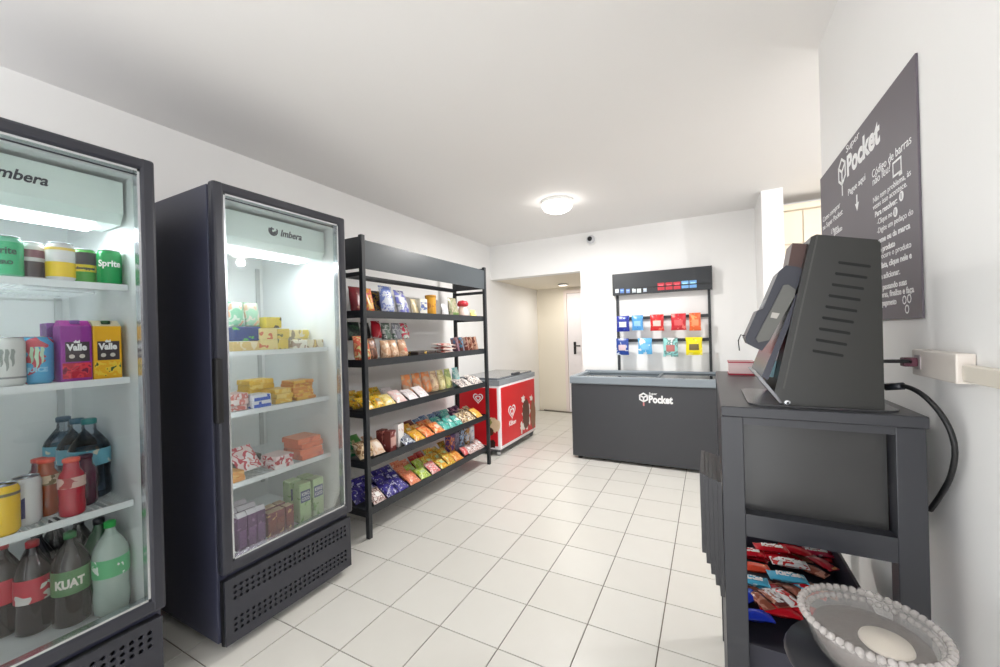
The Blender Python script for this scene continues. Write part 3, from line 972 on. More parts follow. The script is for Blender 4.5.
t = thing('syrup_bottle', 'pale bottle with big red cap at the far end of the top shelf', 'bottle', (-2.31, yr(466, -2.27, 1.72), TIERS[0] + .001))
l = t.location
MB().lathe([(.05, 0), (.055, .01), (.055, .07), (.04, .11), (.035, .12)], 24, l.x, l.y, l.z).build('body', mat((240, 216, 206), .35), t)
MB().lathe([(.036, .118), (.056, .125), (.06, .15), (.045, .175), (0, .185)], 24, l.x, l.y, l.z).build('cap', mat((196, 50, 62), .4), t)
rbag(476, 0, .11, .09, .05, [(240, 216, 130), (236, 226, 200)], 'small yellow bag beside the red capped bottle')
# second shelf
rbag(354, 1, .14, .19, .08, [(230, 160, 110), (214, 90, 60), (210, 200, 130), (236, 220, 200)], 'mixed orange and green candy bag at the refrigerator end of the second shelf', X=-2.3)
rbag(353, 1, .15, .14, .07, [(40, 50, 46), (60, 90, 66), (30, 30, 40)], 'dark green bag piled behind the candy bag', X=-2.42, dz=.16)
rbag(371, 1, .12, .17, .08, [(96, 56, 40), (150, 100, 70), (60, 40, 34)], 'brown bread bag beside the near post of the second shelf', X=-2.31, kind='bread')
rbag(366, 1, .09, .13, .07, [(36, 40, 42), (60, 66, 66)], 'black bag piled behind the brown bread bag', X=-2.5, dz=.17, kind='bread')
rbag(377, 1, .09, .14, .07, [(176, 30, 46), (176, 30, 46), (226, 200, 200)], 'red bag on the pile of bread', X=-2.38, dz=.17, kind='bread')
for px, lb in ((386, 'tan sliced bread bag in the bread pile next to the red bag'), (394, 'tan sliced bread bag in the middle of the bread pile'), (403, 'pale bread bag with coral label at the end of the pile')):
    rbag(px, 1, .088, .15, .08, [(206, 160, 124), (226, 196, 166), (190, 140, 110)], lb, X=-2.3, kind='bread', lab=((222, 120, 100), -.4, .4, .3, .5) if px == 403 else None)
for px, cols, lb in ((387, [(110, 130, 116), (220, 224, 220), (70, 90, 84)], 'green and white bag on top of the bread pile'), (397, [(150, 150, 160), (225, 225, 228), (90, 120, 100)], 'silver bag on top of the bread pile'), (405, [(206, 60, 84), (225, 225, 220), (80, 140, 96)], 'pink topped bag at the end of the bread pile')):
    rbag(px, 1, .09, .14, .07, cols, lb, X=-2.38, dz=.155, kind='bread', sc=30)
for k in range(2):
    rbox(427, 1, .24, .022, .16, [(70, 62, 60), (70, 62, 60), (196, 160, 70)], 'flat dark tray with yellow stripe on the second shelf', dz=k * .024, kind='bisc', group='flat dark trays')
for k in range(3):
    rbag(450, 1, .2, .16, .025, [(236, 216, 206), (206, 84, 76), (246, 240, 236)], 'flat red and white pack on the second shelf', X=-2.25, kind='bisc', tilt=-1.45, stand=False, dz=k * .034, group='flat red and white packs')
for px, cols, lb in ((459, [(110, 76, 96), (160, 120, 120), (90, 120, 160)], 'purple brown biscuit pack standing on the second shelf'), (464, [(110, 66, 60), (90, 150, 180), (150, 90, 70)], 'brown and blue biscuit pack on the second shelf'), (469, [(120, 56, 44), (206, 170, 150)], 'dark brown biscuit pack with pale centre'), (473, [(130, 70, 50), (216, 186, 160)], 'reddish brown biscuit pack near the far post'), (477.5, [(196, 150, 126), (120, 70, 60)], 'tan biscuit pack at the far end of the second shelf')):
    rbox(px, 1, .07, .15, .06, cols, lb, X=-2.33, kind='bisc', tilt=-.2, rz=.3)
# third shelf
for px, lb in ((408, 'orange topped bread bag on the third shelf'), (418, 'orange bread bag in the middle of the third shelf'), (427, 'orange and tan bread bag next to the pale yellow bags')):
    rbag(px, 2, .115, .2, .08, [(226, 140, 84), (206, 166, 136), (236, 176, 116)], lb, X=-2.42, kind='bread', sc=16)
for px, cols, lb in ((435, [(226, 200, 160), (200, 160, 130)], 'tan bread bag beside the pale yellow bags'), (442, [(236, 224, 170), (206, 190, 120)], 'pale yellow bread bag on the third shelf'), (449, [(226, 226, 150), (170, 190, 120)], 'pale green yellow bag next to the teal bag')):
    rbag(px, 2, .09, .2, .07, cols, lb, X=-2.4, kind='bread')
rbag(457, 2, .1, .2, .07, [(130, 200, 200), (200, 226, 220), (90, 170, 170)], 'teal and white bag near the far post of the third shelf', X=-2.4)
# fourth shelf
rbag(352, 3, .08, .16, .06, [(40, 140, 90), (170, 200, 150), (226, 230, 210)], 'green snack bag at the refrigerator end of the fourth shelf', X=-2.42, tilt=-.6, stand=False)
rbag(361, 3, .08, .16, .06, [(90, 150, 80), (200, 190, 140)], 'olive green bag behind the rolls', X=-2.43, tilt=-.6, stand=False)
for px, lb in ((352, 'bag of pale rolls at the refrigerator end of the fourth shelf'), (372, 'bag of brown rolls behind the near post of the fourth shelf')):
    rbag(px, 3, .08, .14, .07, [(226, 200, 160), (150, 110, 70), (236, 220, 196)], lb, X=-2.28, kind='bread', tilt=-.7, stand=False)
rbag(372, 3, .09, .12, .05, [(226, 180, 140), (206, 150, 100), (236, 210, 180)], 'tan bread bag past the near post of the fourth shelf', X=-2.46, kind='bread', tilt=-.7, stand=False)
rbag(380, 3, .12, .14, .06, [(240, 214, 190), (226, 186, 150)], 'pale peach bread bag at the front of the fourth shelf', X=-2.26, kind='bread', tilt=-.8, stand=False, lab=((246, 230, 214), -.4, .4, .3, .7))
rbox(385, 3, .08, .17, .06, [(110, 44, 44), (150, 90, 80)], 'tall brown biscuit box on the fourth shelf', X=-2.36, rz=.2)
rbox(393, 3, .09, .16, .06, [(120, 54, 50), (120, 54, 50), (216, 196, 196)], 'brown biscuit box with pale picture', X=-2.3, rz=.2, panel=((200, 160, 150), .25, .7))
rbox(401, 3, .09, .19, .05, [(240, 236, 232), (240, 236, 232), (226, 200, 190)], 'white biscuit box beside the brown boxes', X=-2.33, rz=.2)
ROWS = ((-2.243, -1.0), (-2.372, -.9), (-2.492, -.75))
PK = {
    'navy': ([(60, 66, 96), (214, 220, 226), (40, 44, 60)], 'dark blue and white packet'),
    'yellow': ([(236, 186, 60), (226, 140, 50), (246, 220, 150)], 'yellow and orange packet'),
    'brown': ([(120, 40, 34), (90, 40, 40), (170, 80, 50)], 'dark red brown packet'),
    'coral': ([(232, 110, 60), (240, 160, 90), (240, 200, 150)], 'coral orange packet'),
    'silver': ([(70, 100, 150), (150, 176, 190), (40, 60, 110)], 'blue silver packet'),
    'teal': ([(96, 190, 176), (60, 160, 150), (200, 230, 220)], 'teal packet'),
    'plum': ([(90, 50, 90), (60, 40, 70), (200, 120, 150)], 'dark plum packet'),
    'stripe': ([(236, 216, 180), (96, 60, 50), (226, 190, 130)], 'cream and brown striped packet'),
    'amber': ([(240, 170, 50), (240, 210, 110), (206, 110, 50)], 'amber packet'),
    'violet': ([(70, 60, 150), (46, 40, 110), (206, 204, 230)], 'deep violet chocolate packet'),
    'flame': ([(236, 130, 70), (190, 40, 50), (246, 200, 150)], 'orange and red packet'),
    'mocha': ([(226, 206, 200), (110, 60, 50), (236, 226, 220)], 'white and brown packet'),
    'peach': ([(232, 150, 110), (220, 110, 80), (240, 196, 170)], 'peach orange packet'),
    'lime': ([(170, 196, 60), (206, 220, 140), (120, 160, 40)], 'lime green packet'),
    'pink': ([(226, 130, 130), (240, 206, 200), (150, 60, 70)], 'pink packet with dark print'),
    'red': ([(186, 50, 50), (150, 36, 40), (226, 150, 100)], 'red packet'),
    'gold': ([(232, 176, 50), (206, 140, 40), (240, 214, 120), (150, 180, 80)], 'golden yellow packet'),
    'orange': ([(232, 140, 60), (240, 190, 100)], 'orange packet'),
    'sun': ([(240, 196, 30), (226, 160, 30), (246, 220, 90), (120, 100, 40)], 'yellow snack bag'),
    'cream': ([(246, 220, 120), (246, 230, 170), (236, 190, 90)], 'pale yellow snack bag'),
    'rose': ([(240, 206, 200), (240, 206, 200), (246, 240, 238)], 'pink and white pack'),
    'snow': ([(240, 232, 232), (240, 232, 232), (206, 190, 190)], 'white pack'),
    'ink': ([(226, 214, 206), (90, 84, 90), (236, 226, 216)], 'white pack with dark print'),
    'white': ([(226, 210, 206), (170, 120, 110), (236, 230, 228)], 'white striped packet'),
}
PLACE = ('at the front edge', 'in the middle row', 'in the rear row')
def fill(tier, row, spans, shelf):
    X, tl = ROWS[row]
    for px0, px1, key in spans:
        cols, lb = PK[key]
        a, b = yr(px0, X, TIERS[tier] + .05), yr(px1, X, TIERS[tier] + .05)
        a, b = max(a, RY0 + .045), min(b, RY1 - .045)
        if b - a < .05:
            continue
        n = max(1, round((b - a) / .118))
        w = min(.128, (b - a) / n * .97)
        for k in range(n):
            y = a + (b - a) * (k + .5) / n
            t = .036
            o = pouch('biscuit_pack', w, .14 + rnd.uniform(-.012, .012), t, cols, '%s %s of the %s rack shelf' % (lb, PLACE[row], shelf), 'pack', '%ss %s of the %s shelf' % (lb.split(' with')[0], PLACE[row], shelf), False, int(y * 97 + row * 13), 44, (tuple(min(255, int(v * .5 + 120)) for v in cols[-1]), -.45 + .2 * rnd.random(), .45, .3 + .15 * rnd.random(), .62) if rnd.random() < .6 else None)
            tt = tl + rnd.uniform(-.12, .12)
            put(o, X, y, TIERS[tier], rnd.uniform(-.12, .12), tt, t / 2 * abs(math.sin(tt)) + .001)
fill(2, 0, ((340, 386, 'sun'), (386, 396, 'cream'), (396, 409, 'rose'), (409, 430, 'snow'), (461, 486, 'ink')), 'third')
fill(2, 1, ((340, 389, 'sun'), (389, 399, 'snow')), 'third')
fill(2, 2, ((340, 384, 'sun'),), 'third')
fill(3, 0, ((405, 416, 'navy'), (416, 426, 'yellow'), (426, 445, 'coral'), (445, 463, 'teal'), (463, 476, 'stripe'), (476, 486, 'amber')), 'fourth')
fill(3, 1, ((407, 426, 'yellow'), (426, 438, 'coral'), (438, 455, 'teal'), (455, 465, 'plum'), (465, 476, 'stripe'), (476, 486, 'amber')), 'fourth')
fill(3, 2, ((408, 420, 'brown'), (420, 446, 'silver'), (446, 454, 'teal'), (454, 463, 'plum'), (463, 472, 'stripe')), 'fourth')
fill(4, 0, ((346, 362, 'flame'), (373, 388, 'mocha'), (388, 410, 'violet'), (410, 422, 'peach'), (422, 431, 'lime'), (431, 442, 'pink'), (442, 456, 'gold'), (456, 464, 'orange'), (470, 486, 'white')), 'bottom')
fill(4, 1, ((340, 404, 'violet'), (404, 412, 'peach'), (412, 428, 'lime'), (428, 452, 'gold')), 'bottom')
fill(4, 2, ((340, 398, 'violet'), (398, 414, 'peach'), (414, 430, 'red'), (430, 450, 'gold')), 'bottom')
rbag(467, 4, .08, .1, .04, [(226, 110, 110), (240, 190, 180)], 'round pink pack near the upright biscuit boxes', X=-2.27, kind='candy', tilt=-.8, stand=False)
for px, cols, lb in ((453, [(90, 60, 120), (206, 130, 90), (60, 50, 110)], 'purple biscuit box standing at the back of the bottom shelf'), (457.5, [(130, 120, 140), (96, 90, 110)], 'grey biscuit box standing at the back'), (462.5, [(150, 176, 206), (90, 70, 80), (200, 214, 226)], 'pale blue and brown biscuit box'), (468.5, [(160, 120, 70), (226, 226, 230), (120, 150, 196)], 'tan biscuit box with white edge'), (479, [(232, 234, 238), (232, 234, 238), (110, 150, 200)], 'white and blue biscuit box at the far end of the bottom shelf')):
    rbox(px, 4, .08, .23, .075, cols, lb, X=-2.43, rz=.1)
# ------------------------------------------------------------------ red ice cream freezer by the corridor
def heart(s, n=40):
    pts = []
    for i in range(n):
        a = 2 * math.pi * i / n
        pts.append((s * (16 * math.sin(a) ** 3) / 17, s * (13 * math.cos(a) - 5 * math.cos(2 * a) - 2 * math.cos(3 * a) - math.cos(4 * a)) / 17))
    return pts
def ring2d(mb, outer, inner, o, u, w, d):
    o, u, w, d = map(Vector, (o, u, w, d))
    n = len(outer)
    A = [o + u * p[0] + w * p[1] for p in outer]
    B = [o + u * p[0] + w * p[1] for p in inner]
    vs = A + B + [p + d for p in A] + [p + d for p in B]
    fs = []
    for i in range(n):
        j = (i + 1) % n
        fs += [(2 * n + i, 2 * n + j, 3 * n + j, 3 * n + i), (i, n + i, n + j, j), (i, j, 2 * n + j, 2 * n + i), (n + i, 3 * n + i, 3 * n + j, n + j)]
    mb.add(vs, fs)
def heart_logo(parent, o, u, w, s):
    nrm = Vector(u).cross(Vector(w)) * .001
    mb = MB()
    ring2d(mb, heart(s), heart(s * .80), o, u, w, nrm)
    mb.build('heart_logo', M_INK, parent)
    mb = MB()
    o2 = Vector(o) + Vector(w) * (-s * .04)
    ring2d(mb, heart(s * .56), heart(s * .34), o2, u, w, nrm)
    mb.build('heart_logo', M_INK, parent)
rx0, rx1, ry0, ry1 = XL + .01, -2.205, 4.125, 5.2
rf = thing('ice_cream_freezer', 'red ice cream chest freezer with white corners beside the snack rack', 'freezer', ((rx0 + rx1) / 2, (ry0 + ry1) / 2, 0))
M_RED = mat((214, 28, 38), .3, var=.03, scale=4)
MB().bbox(rx0, rx1, ry0, ry1, .075, .84, .02).build('body', mat((240, 236, 238), .35, var=.01), rf)
pf = MB().bbox(rx0 + .03, rx1 - .035, ry0 - .004, ry0 + .01, .12, .81, .004).build('front_graphic', M_RED, rf)
ps = MB().bbox(rx1 - .01, rx1 + .004, ry0 + .035, ry1 - .03, .12, .81, .004).build('side_graphic', M_RED, rf)
MB().box(rx0 + .03, rx1 - .03, ry0 + .03, ry1 - .03, .045, .08).build('skirt', mat((90, 92, 96), .5), rf)
for x in (rx0 + .06, rx1 - .05):
    for y in (ry0 + .05, ry1 - .06):
        MB().lathe([(.024, -.014), (.024, .014)], 16, x, y, .024, axis='y').build('caster', M_CHROME, rf)
tp = MB()
tp.box(rx0, rx1, ry0, ry0 + .05, .84, .90).box(rx0, rx1, ry1 - .05, ry1, .84, .90).box(rx0, rx0 + .05, ry0 + .05, ry1 - .05, .84, .90).box(rx1 - .05, rx1, ry0 + .05, ry1 - .05, .84, .90)
tp.build('rim', mat((150, 156, 162), .35), rf)
lid = MB().bbox(rx0 + .03, rx1 - .03, ry0 + .03, ry1 - .03, .885, .925, .01).build('lid', mat((110, 116, 122), .2, coat=.6), rf)
MB().bbox(rx1 - .06, rx1 - .02, (ry0 + ry1) / 2 - .1, (ry0 + ry1) / 2 + .1, .92, .945, .006).build('lid_handle', mat((70, 74, 80), .4), lid)
p = on('x', rx1 + .005, 512, 411)
heart_logo(ps, (rx1 + .0045, p.y, p.z), (0, 1, 0), (0, 0, 1), .105)
p = on('x', rx1 + .005, 512.5, 421)
text('lettering', 'Kibon', .085, M_INK, ps, (rx1 + .0045, p.y, p.z - .045), (0, 1, 0), (0, 0, 1), 'CENTER', .002, .0006, .2, shear=.15)
def blob(o, u, w, r0, r1, n, seed, spike=0.2):
    r = random.Random(seed)
    pts = []
    for i in range(n):
        a = 2 * math.pi * i / n
        k = 1 + r.uniform(-spike, spike)
        pts.append((r0 * k * math.cos(a), r1 * k * math.sin(a)))
    return pts
def art(name, col, px, py, r0, r1, n, seed, spike, axis, off=.0046):
    if axis == 'x':
        p = on('x', rx1 + .005, px, py)
        MB().prism(blob(0, 0, 0, r0, r1, n, seed, spike), (rx1 + off, p.y, p.z), (0, 1, 0), (0, 0, 1), (.0006, 0, 0)).build(name, mat(col, .35), ps)
    else:
        p = on('y', ry0 - .005, px, py)
        MB().prism(blob(0, 0, 0, r0, r1, n, seed, spike), (p.x, ry0 - off, p.z), (1, 0, 0), (0, 0, 1), (0, -.0006, 0)).build(name, mat(col, .35), pf)
art('splash_print', (246, 238, 230), 527, 415, .13, .16, 26, 3, .5, 'x')
art('ice_cream_print', (96, 56, 42), 526, 414, .11, .2, 22, 5, .08, 'x', .0054)
art('ice_cream_print', (150, 100, 70), 533, 414, .085, .2, 20, 6, .06, 'x', .0060)
art('splash_print', (246, 238, 230), 523, 399, .05, .05, 14, 8, .4, 'x', .0066)
art('splash_print', (246, 238, 230), 531, 398, .05, .04, 14, 9, .4, 'x', .0066)
art('splash_print', (246, 238, 230), 522, 427, .06, .06, 16, 10, .5, 'x', .0066)
p = on('y', ry0 - .005, 478, 398)
heart_logo(pf, (p.x, ry0 - .0045, p.z), (1, 0, 0), (0, 0, 1), .075)
art('ice_cream_print', (236, 206, 170), 494, 425, .085, .09, 22, 12, .15, 'y')
art('ice_cream_print', (86, 60, 40), 490, 432, .05, .05, 14, 13, .2, 'y', .0054)
art('ice_cream_print', (60, 36, 30), 492, 444, .05, .05, 16, 14, .2, 'y', .0060)
art('ice_cream_print', (150, 150, 80), 490, 422, .025, .04, 12, 15, .3, 'y', .0060)

# ------------------------------------------------------------------ dark grey chest freezer against the back wall
gx0, gx1, gy0, gy1 = -1.425, .36, 4.42, 5.10
M_GREY = mat((58, 59, 63), .45, var=.02, scale=4)
gf = thing('chest_freezer', 'wide dark grey chest freezer with pale rim under the wall display', 'freezer', ((gx0 + gx1) / 2, (gy0 + gy1) / 2, 0))
body = MB().bbox(gx0, gx1, gy0, gy1, .03, .86, .01).build('body', M_GREY, gf)
rm = MB()
zr0, zr1 = .86, .945
rm.bbox(gx0 - .012, gx1 + .012, gy0 - .015, gy0 + .055, zr0, zr1, .012).bbox(gx0 - .012, gx1 + .012, gy1 - .05, gy1 + .012, zr0, zr1 + .012, .012)
rm.bbox(gx0 - .012, gx0 + .05, gy0 + .03, gy1 - .03, zr0, zr1 + .002, .01).bbox(gx1 - .05, gx1 + .012, gy0 + .03, gy1 - .03, zr0, zr1 + .002, .01)
rm.build('rim', mat((134, 143, 150), .35, var=.02), gf)
MB().box(gx0 + .05, gx1 - .05, gy0 + .055, gy1 - .05, .862, .87).build('inner_cover', mat((226, 230, 232), .4), gf)
xm = x_at(658, 4.7, .95)
for a, b_, zz in ((gx0 + .05, xm + .06, .912), (xm, gx1 - .05, .926)):
    ld = MB()
    ya_, yb_ = gy0 + .06, gy1 - .055
    ld.box(a, b_, ya_, ya_ + .03, zz, zz + .014).box(a, b_, yb_ - .03, yb_, zz, zz + .014).box(a, a + .03, ya_ + .03, yb_ - .03, zz, zz + .014).box(b_ - .03, b_, ya_ + .03, yb_ - .03, zz, zz + .014)
    q = ld.build('sliding_lid', mat((84, 92, 98), .4), gf)
    MB().box(a + .03, b_ - .03, ya_ + .03, yb_ - .03, zz + .004, zz + .009).build('glass', clear((226, 236, 238), 1.0), q)
for x in (gx0 + .07, gx1 - .07):
    for y in (gy0 + .07, gy1 - .07):
        MB().lathe([(.028, 0), (.024, .03)], 14, x, y).build('foot', M_BLACK, gf)
def pocket_logo(parent, o, u, w, s, thick, name='logo'):
    """hexagonal box on a pin"""
    nrm = Vector(u).cross(Vector(w)) * .001
    hexo = [(s * .5 * math.cos(math.pi / 2 + k * math.pi / 3), s * .5 * math.sin(math.pi / 2 + k * math.pi / 3)) for k in range(6)]
    hexi = [(x * (1 - thick), y * (1 - thick)) for x, y in hexo]
    mb = MB()
    ring2d(mb, hexo, hexi, o, u, w, nrm)
    t2 = s * thick * .22
    for k in (0, 1, 2):
        a = -math.pi / 2 + k * 2 * math.pi / 3
        dx, dy = math.cos(a), math.sin(a)
        nx, ny = -dy, dx
        L = s * .46
        mb.prism([(nx * t2, ny * t2), (-nx * t2, -ny * t2), (dx * L - nx * t2, dy * L - ny * t2), (dx * L + nx * t2, dy * L + ny * t2)], o, u, w, nrm)
    mb.build(name, M_INK, parent)
    mb = MB()
    mb.prism([(-t2, -s * .5), (t2, -s * .5), (t2, -s * .85), (-t2, -s * .85)], o, u, w, nrm)
    mb.build(name + '_pin', mat((206, 130, 130), .5) if name == 'logo' else M_INK, parent)
p = on('y', gy0 - .002, 643.5, 397.5)
pocket_logo(body, (p.x, gy0 - .0005, p.z), (1, 0, 0), (0, 0, 1), .105, .34)
p = on('y', gy0 - .002, 648.5, 402)
text('lettering', 'Pocket', .105, M_INK, body, (p.x, gy0 - .0005, p.z - .005), (1, 0, 0), (0, 0, 1), 'LEFT', .005, .0006, .235)
text('lettering', 'Super', .032, M_INK, body, (p.x + .006, gy0 - .0005, p.z + .078), (1, 0, 0), (0, 0, 1), 'LEFT', .0006, .0006, .08)

# ------------------------------------------------------------------ wall display above the chest freezer
wx0, wx1 = -1.055, .045
wd = thing('wall_display', 'black metal wall display with header board and two hanging bars', 'display rack', ((wx0 + wx1) / 2, YB, 0))
MB().bbox(wx0, wx1, 5.045, 5.052 + .02, 1.89, 2.155, .003).box(wx0, wx1, 5.07, YB - .002, 2.14, 2.155).box(wx0, wx0 + .01, 5.07, YB - .002, 1.89, 2.14).box(wx1 - .01, wx1, 5.07, YB - .002, 1.89, 2.14).build('header_board', M_RACK, wd)
for x in (wx0 + .025, wx1 - .05):
    MB().box(x, x + .028, YB - .032, YB - .004, .0, 1.9).build('post', M_RACK, wd)
BARS = (1.60, 1.325)
for zb in BARS:
    MB().box(wx0 + .05, wx1 - .05, YB - .035, YB - .012, zb - .018, zb + .018).build('hanging_bar', M_RACK, wd)
MB().box(wx0 + .26, wx1 - .02, 5.036, 5.0445, 1.955, 1.968).build('card_rail', M_BLACK, wd)
def hung(px, row, cols, label, w=.15, h=.19, lab=None, Y=4.975):
    zb = BARS[row]
    x = x_at(px, Y, zb - .06)
    t = thing('candy_bag', label, 'bag', (x, Y, zb - .2 + .03), 'candy bags hanging on the wall display')
    fn = pouch_fn(w, h, .045, False, int(px))
    nu, nv = 10, 12
    mb = MB()
    for sgn in (1, -1):
        vs = []
        for j in range(nv + 1):
            for i in range(nu + 1):
                a, b, c = fn(-1 + 2 * i / nu, j / nv)
                vs.append((x + b, Y - a * sgn, zb + .03 - h + c))
        mb.add(vs, [(j * (nu + 1) + i, j * (nu + 1) + i + 1, (j + 1) * (nu + 1) + i + 1, (j + 1) * (nu + 1) + i) for j in range(nv) for i in range(nu)], True)
    mb.build('body', printed(cols, 16, .3, int(px) % 5), t)
    if lab:
        vs, fs = [], []
        n = 6
        for j in range(n + 1):
            for i in range(n + 1):
                a, b, c = fn(-.6 + 1.2 * i / n, .28 + .34 * j / n)
                vs.append((x + b, Y - a - .0015, zb + .03 - h + c))
        fs = [(j * (n + 1) + i, j * (n + 1) + i + 1, (j + 1) * (n + 1) + i + 1, (j + 1) * (n + 1) + i) for j in range(n) for i in range(n)]
        MB().add(vs, fs, True).build('label_print', mat(lab, .35), t)
    MB().tube([(x, YB - .036, zb), (x, Y - .02, zb + .004), (x, Y - .026, zb + .015)], .003, 6).build('hook', M_CHROME, t)
    return t
hung(623, 0, [(36, 50, 150), (36, 50, 150), (80, 120, 206)], 'dark blue candy bag on the upper hanging bar', lab=(220, 224, 236))
hung(637.5, 0, [(86, 160, 220), (86, 160, 220), (60, 110, 190)], 'sky blue candy bag on the upper hanging bar', .13, .18, lab=(150, 200, 236))
hung(657, 0, [(214, 40, 44), (214, 40, 44), (240, 110, 90)], 'red candy bag in the middle of the upper bar', .15, .19, lab=(236, 200, 190))
hung(678.5, 0, [(206, 46, 56), (206, 46, 56), (236, 130, 120)], 'crimson candy bag next to the orange one', .16, .19, lab=(226, 90, 90))
hung(695, 0, [(238, 110, 60), (238, 110, 60), (246, 170, 110)], 'orange candy bag at the end of the upper bar', .12, .2, lab=(246, 150, 100))
hung(622.5, 1, [(40, 70, 150), (40, 70, 150), (200, 206, 220)], 'navy candy bag with white emblem on the lower bar', .15, .2, lab=(214, 190, 196))
hung(645, 1, [(96, 176, 226), (96, 176, 226), (230, 236, 240)], 'light blue candy bag on the lower bar', .16, .19, lab=(120, 190, 232))
hung(670.5, 1, [(150, 210, 206), (110, 150, 146), (226, 230, 226)], 'mint green and grey candy bag on the lower bar', .16, .22, lab=(190, 110, 106))
hung(694, 1, [(246, 226, 20), (246, 226, 20), (250, 238, 120)], 'yellow candy bag with dark picture on the lower bar', .17, .2, lab=(110, 96, 50))
for px, py, c, lb, g_, sz in ((661, 286.5, (206, 50, 64), 'red card on the display header next to the black rail', None, .085), (669, 286, (200, 44, 58), 'red card in the middle of the red trio', None, .085), (677, 285.5, (206, 50, 64), 'red card beside the blue cards', None, .085), (685, 284.5, (120, 176, 226), 'light blue card beside the red cards', None, .085), (693, 284, (110, 166, 220), 'light blue card at the end of the header', None, .085),
                          (617, 291, (214, 222, 232), 'small white card at the corridor end of the header', None, .05), (622, 291, (90, 130, 200), 'small blue card beside the white one', None, .055), (628, 291, (110, 140, 200), 'small slanted blue card', None, .05), (634, 290.5, (196, 206, 210), 'small grey card', None, .05), (639, 290.5, (214, 226, 220), 'small pale green card', None, .055), (645, 290, (176, 190, 206), 'small round grey card near the black rail', None, .045)):
    p = on('y', 5.04, px, py)
    o = MB().bbox(p.x - sz * .44, p.x + sz * .44, 5.0385, 5.0425, p.z - sz * .5, p.z + sz * .5, .0012).build('gift_card', mat(c, .35))
    tag(o, lb + ' of the wall display' if 'display' not in lb else lb, 'card', 'gift cards on the wall display header')
    MB().box(p.x - sz * .3, p.x + sz * .3, 5.0375, 5.0385, p.z - sz * .05, p.z + sz * .25).build('card_print', mat(tuple(min(255, v + 60) for v in c), .4), o)

# ------------------------------------------------------------------ poster on the right wall
pa, pb_ = on('x', XR - .004, 820.5, 172), on('x', XR - .004, 916, 53)
pz = on('x', XR - .004, 921, 318)
po = MB().box(XR - .006, XR - .001, pb_.y, pa.y, pz.z, pb_.z).build('poster', mat((92, 85, 93), .5, var=.03, scale=3))
tag(po, 'grey instruction poster with white lettering on the right wall', 'poster')
UX = XR - .0062
UP, LF = (0, 0, 1), (0, -1, 0)
def line(s, x0, p1, size, bold=0.0, shear=0.0):
    """poster row from picture column x0 to the point p1 (its end on the baseline)"""
    e = on('x', UX, *p1)
    ys = y_at(x0, UX, e.z)
    text('lettering', s, size, M_INK, po, (UX, ys, e.z), LF, UP, 'LEFT', bold, .0003, ys - e.y, shear=shear)
S = .036
p = on('x', UX, 842, 172)
pocket_logo(po, (UX, p.y, p.z), LF, UP, .11, .2, 'poster_logo')
line('Super', 846, (859, 137), .036)
line('Pocket', 847, (879.5, 141), .105, .004)
line('Pague aqui', 848, (865, 180), .034)
a_ = on('x', UX, 857, 203)
MB().prism([(-.006, .03), (.006, .03), (.006, 0), (.02, 0), (0, -.028), (-.02, 0), (-.006, 0)], (UX, a_.y, a_.z), LF, UP, (-.0004, 0, 0)).build('arrow_print', M_INK, po)
line('Como comprar', 823, (840, 207), .033)
line('no Super Pocket:', 823, (842.5, 214), .033)
line('1. Passe o', 831, (838, 229), .03)
line('produto', 834, (842, 230), .03)
line('Código de barras', 872, (911, 143), .036)
line('não leu?', 872.5, (890, 171), .036)
mo = on('x', UX, 897, 167)
mb = MB()
ring2d(mb, [(-.03, -.022), (.03, -.022), (.03, .022), (-.03, .022)], [(-.024, -.016), (.024, -.016), (.024, .016), (-.024, .016)], (UX, mo.y, mo.z), LF, UP, (-.0004, 0, 0))
mb.prism([(.012, -.03), (.032, -.03), (.032, -.02), (.012, -.02)], (UX, mo.y, mo.z), LF, UP, (-.0004, 0, 0))
mb.build('screen_print', M_INK, po)
line('Não tem problema, às', 873, (910.5, 175), .025)
line('vezes isso acontece.', 873, (907, 186), .025)
line('Para resolver:', 875, (897, 203), .025, .0005)
def badge(px, py, r):
    q = on('x', UX, px, py)
    MB().lathe([(r, 0), (r, .0006)], 20, UX - .0006, q.y, q.z, axis='x').build('badge_print', M_INK, po)
    MB().prism([(-r * .12, -r * .6), (r * .12, -r * .6), (r * .12, r * .6), (-r * .12, r * .6)], (UX - .0008, q.y, q.z), LF, UP, (-.0004, 0, 0)).build('badge_sign', mat((92, 85, 93), .5), po)
badge(901.5, 196, .014)
line('-Clique no', 877, (892, 216), .0245)
badge(895.5, 212, .014)
line('-Digite um pedaço do', 877, (913, 214), .0245)
line('nome ou da marca', 877, (910, 228), .025, .0006)
line('do produto', 878, (895, 246), .025, .0006)
line('-Procure o produto', 877, (911, 247), .0245)
line('na lista, clique nele e', 877, (911.5, 258), .025, .0006)
line('em adicionar.', 878, (900, 274), .025, .0006)
line('Vá passando suas', 878, (907, 284.5), .025, .0006)
line('compras, finalize e faça', 875, (914, 292), .025, .0006)
line('o pagamento', 880, (896.5, 304), .025, .0006)
q = on('x', UX, 907, 304)
mb = MB()
for dx_, dy_ in ((-.015, .012), (.015, .014), (.0, -.014)):
    ring2d(mb, [(dx_ + .013 * math.cos(k * .7854), dy_ + .013 * math.sin(k * .7854)) for k in range(8)], [(dx_ + .009 * math.cos(k * .7854), dy_ + .009 * math.sin(k * .7854)) for k in range(8)], (UX, q.y, q.z), LF, UP, (-.0004, 0, 0))
mb.build('hands_print', M_INK, po)

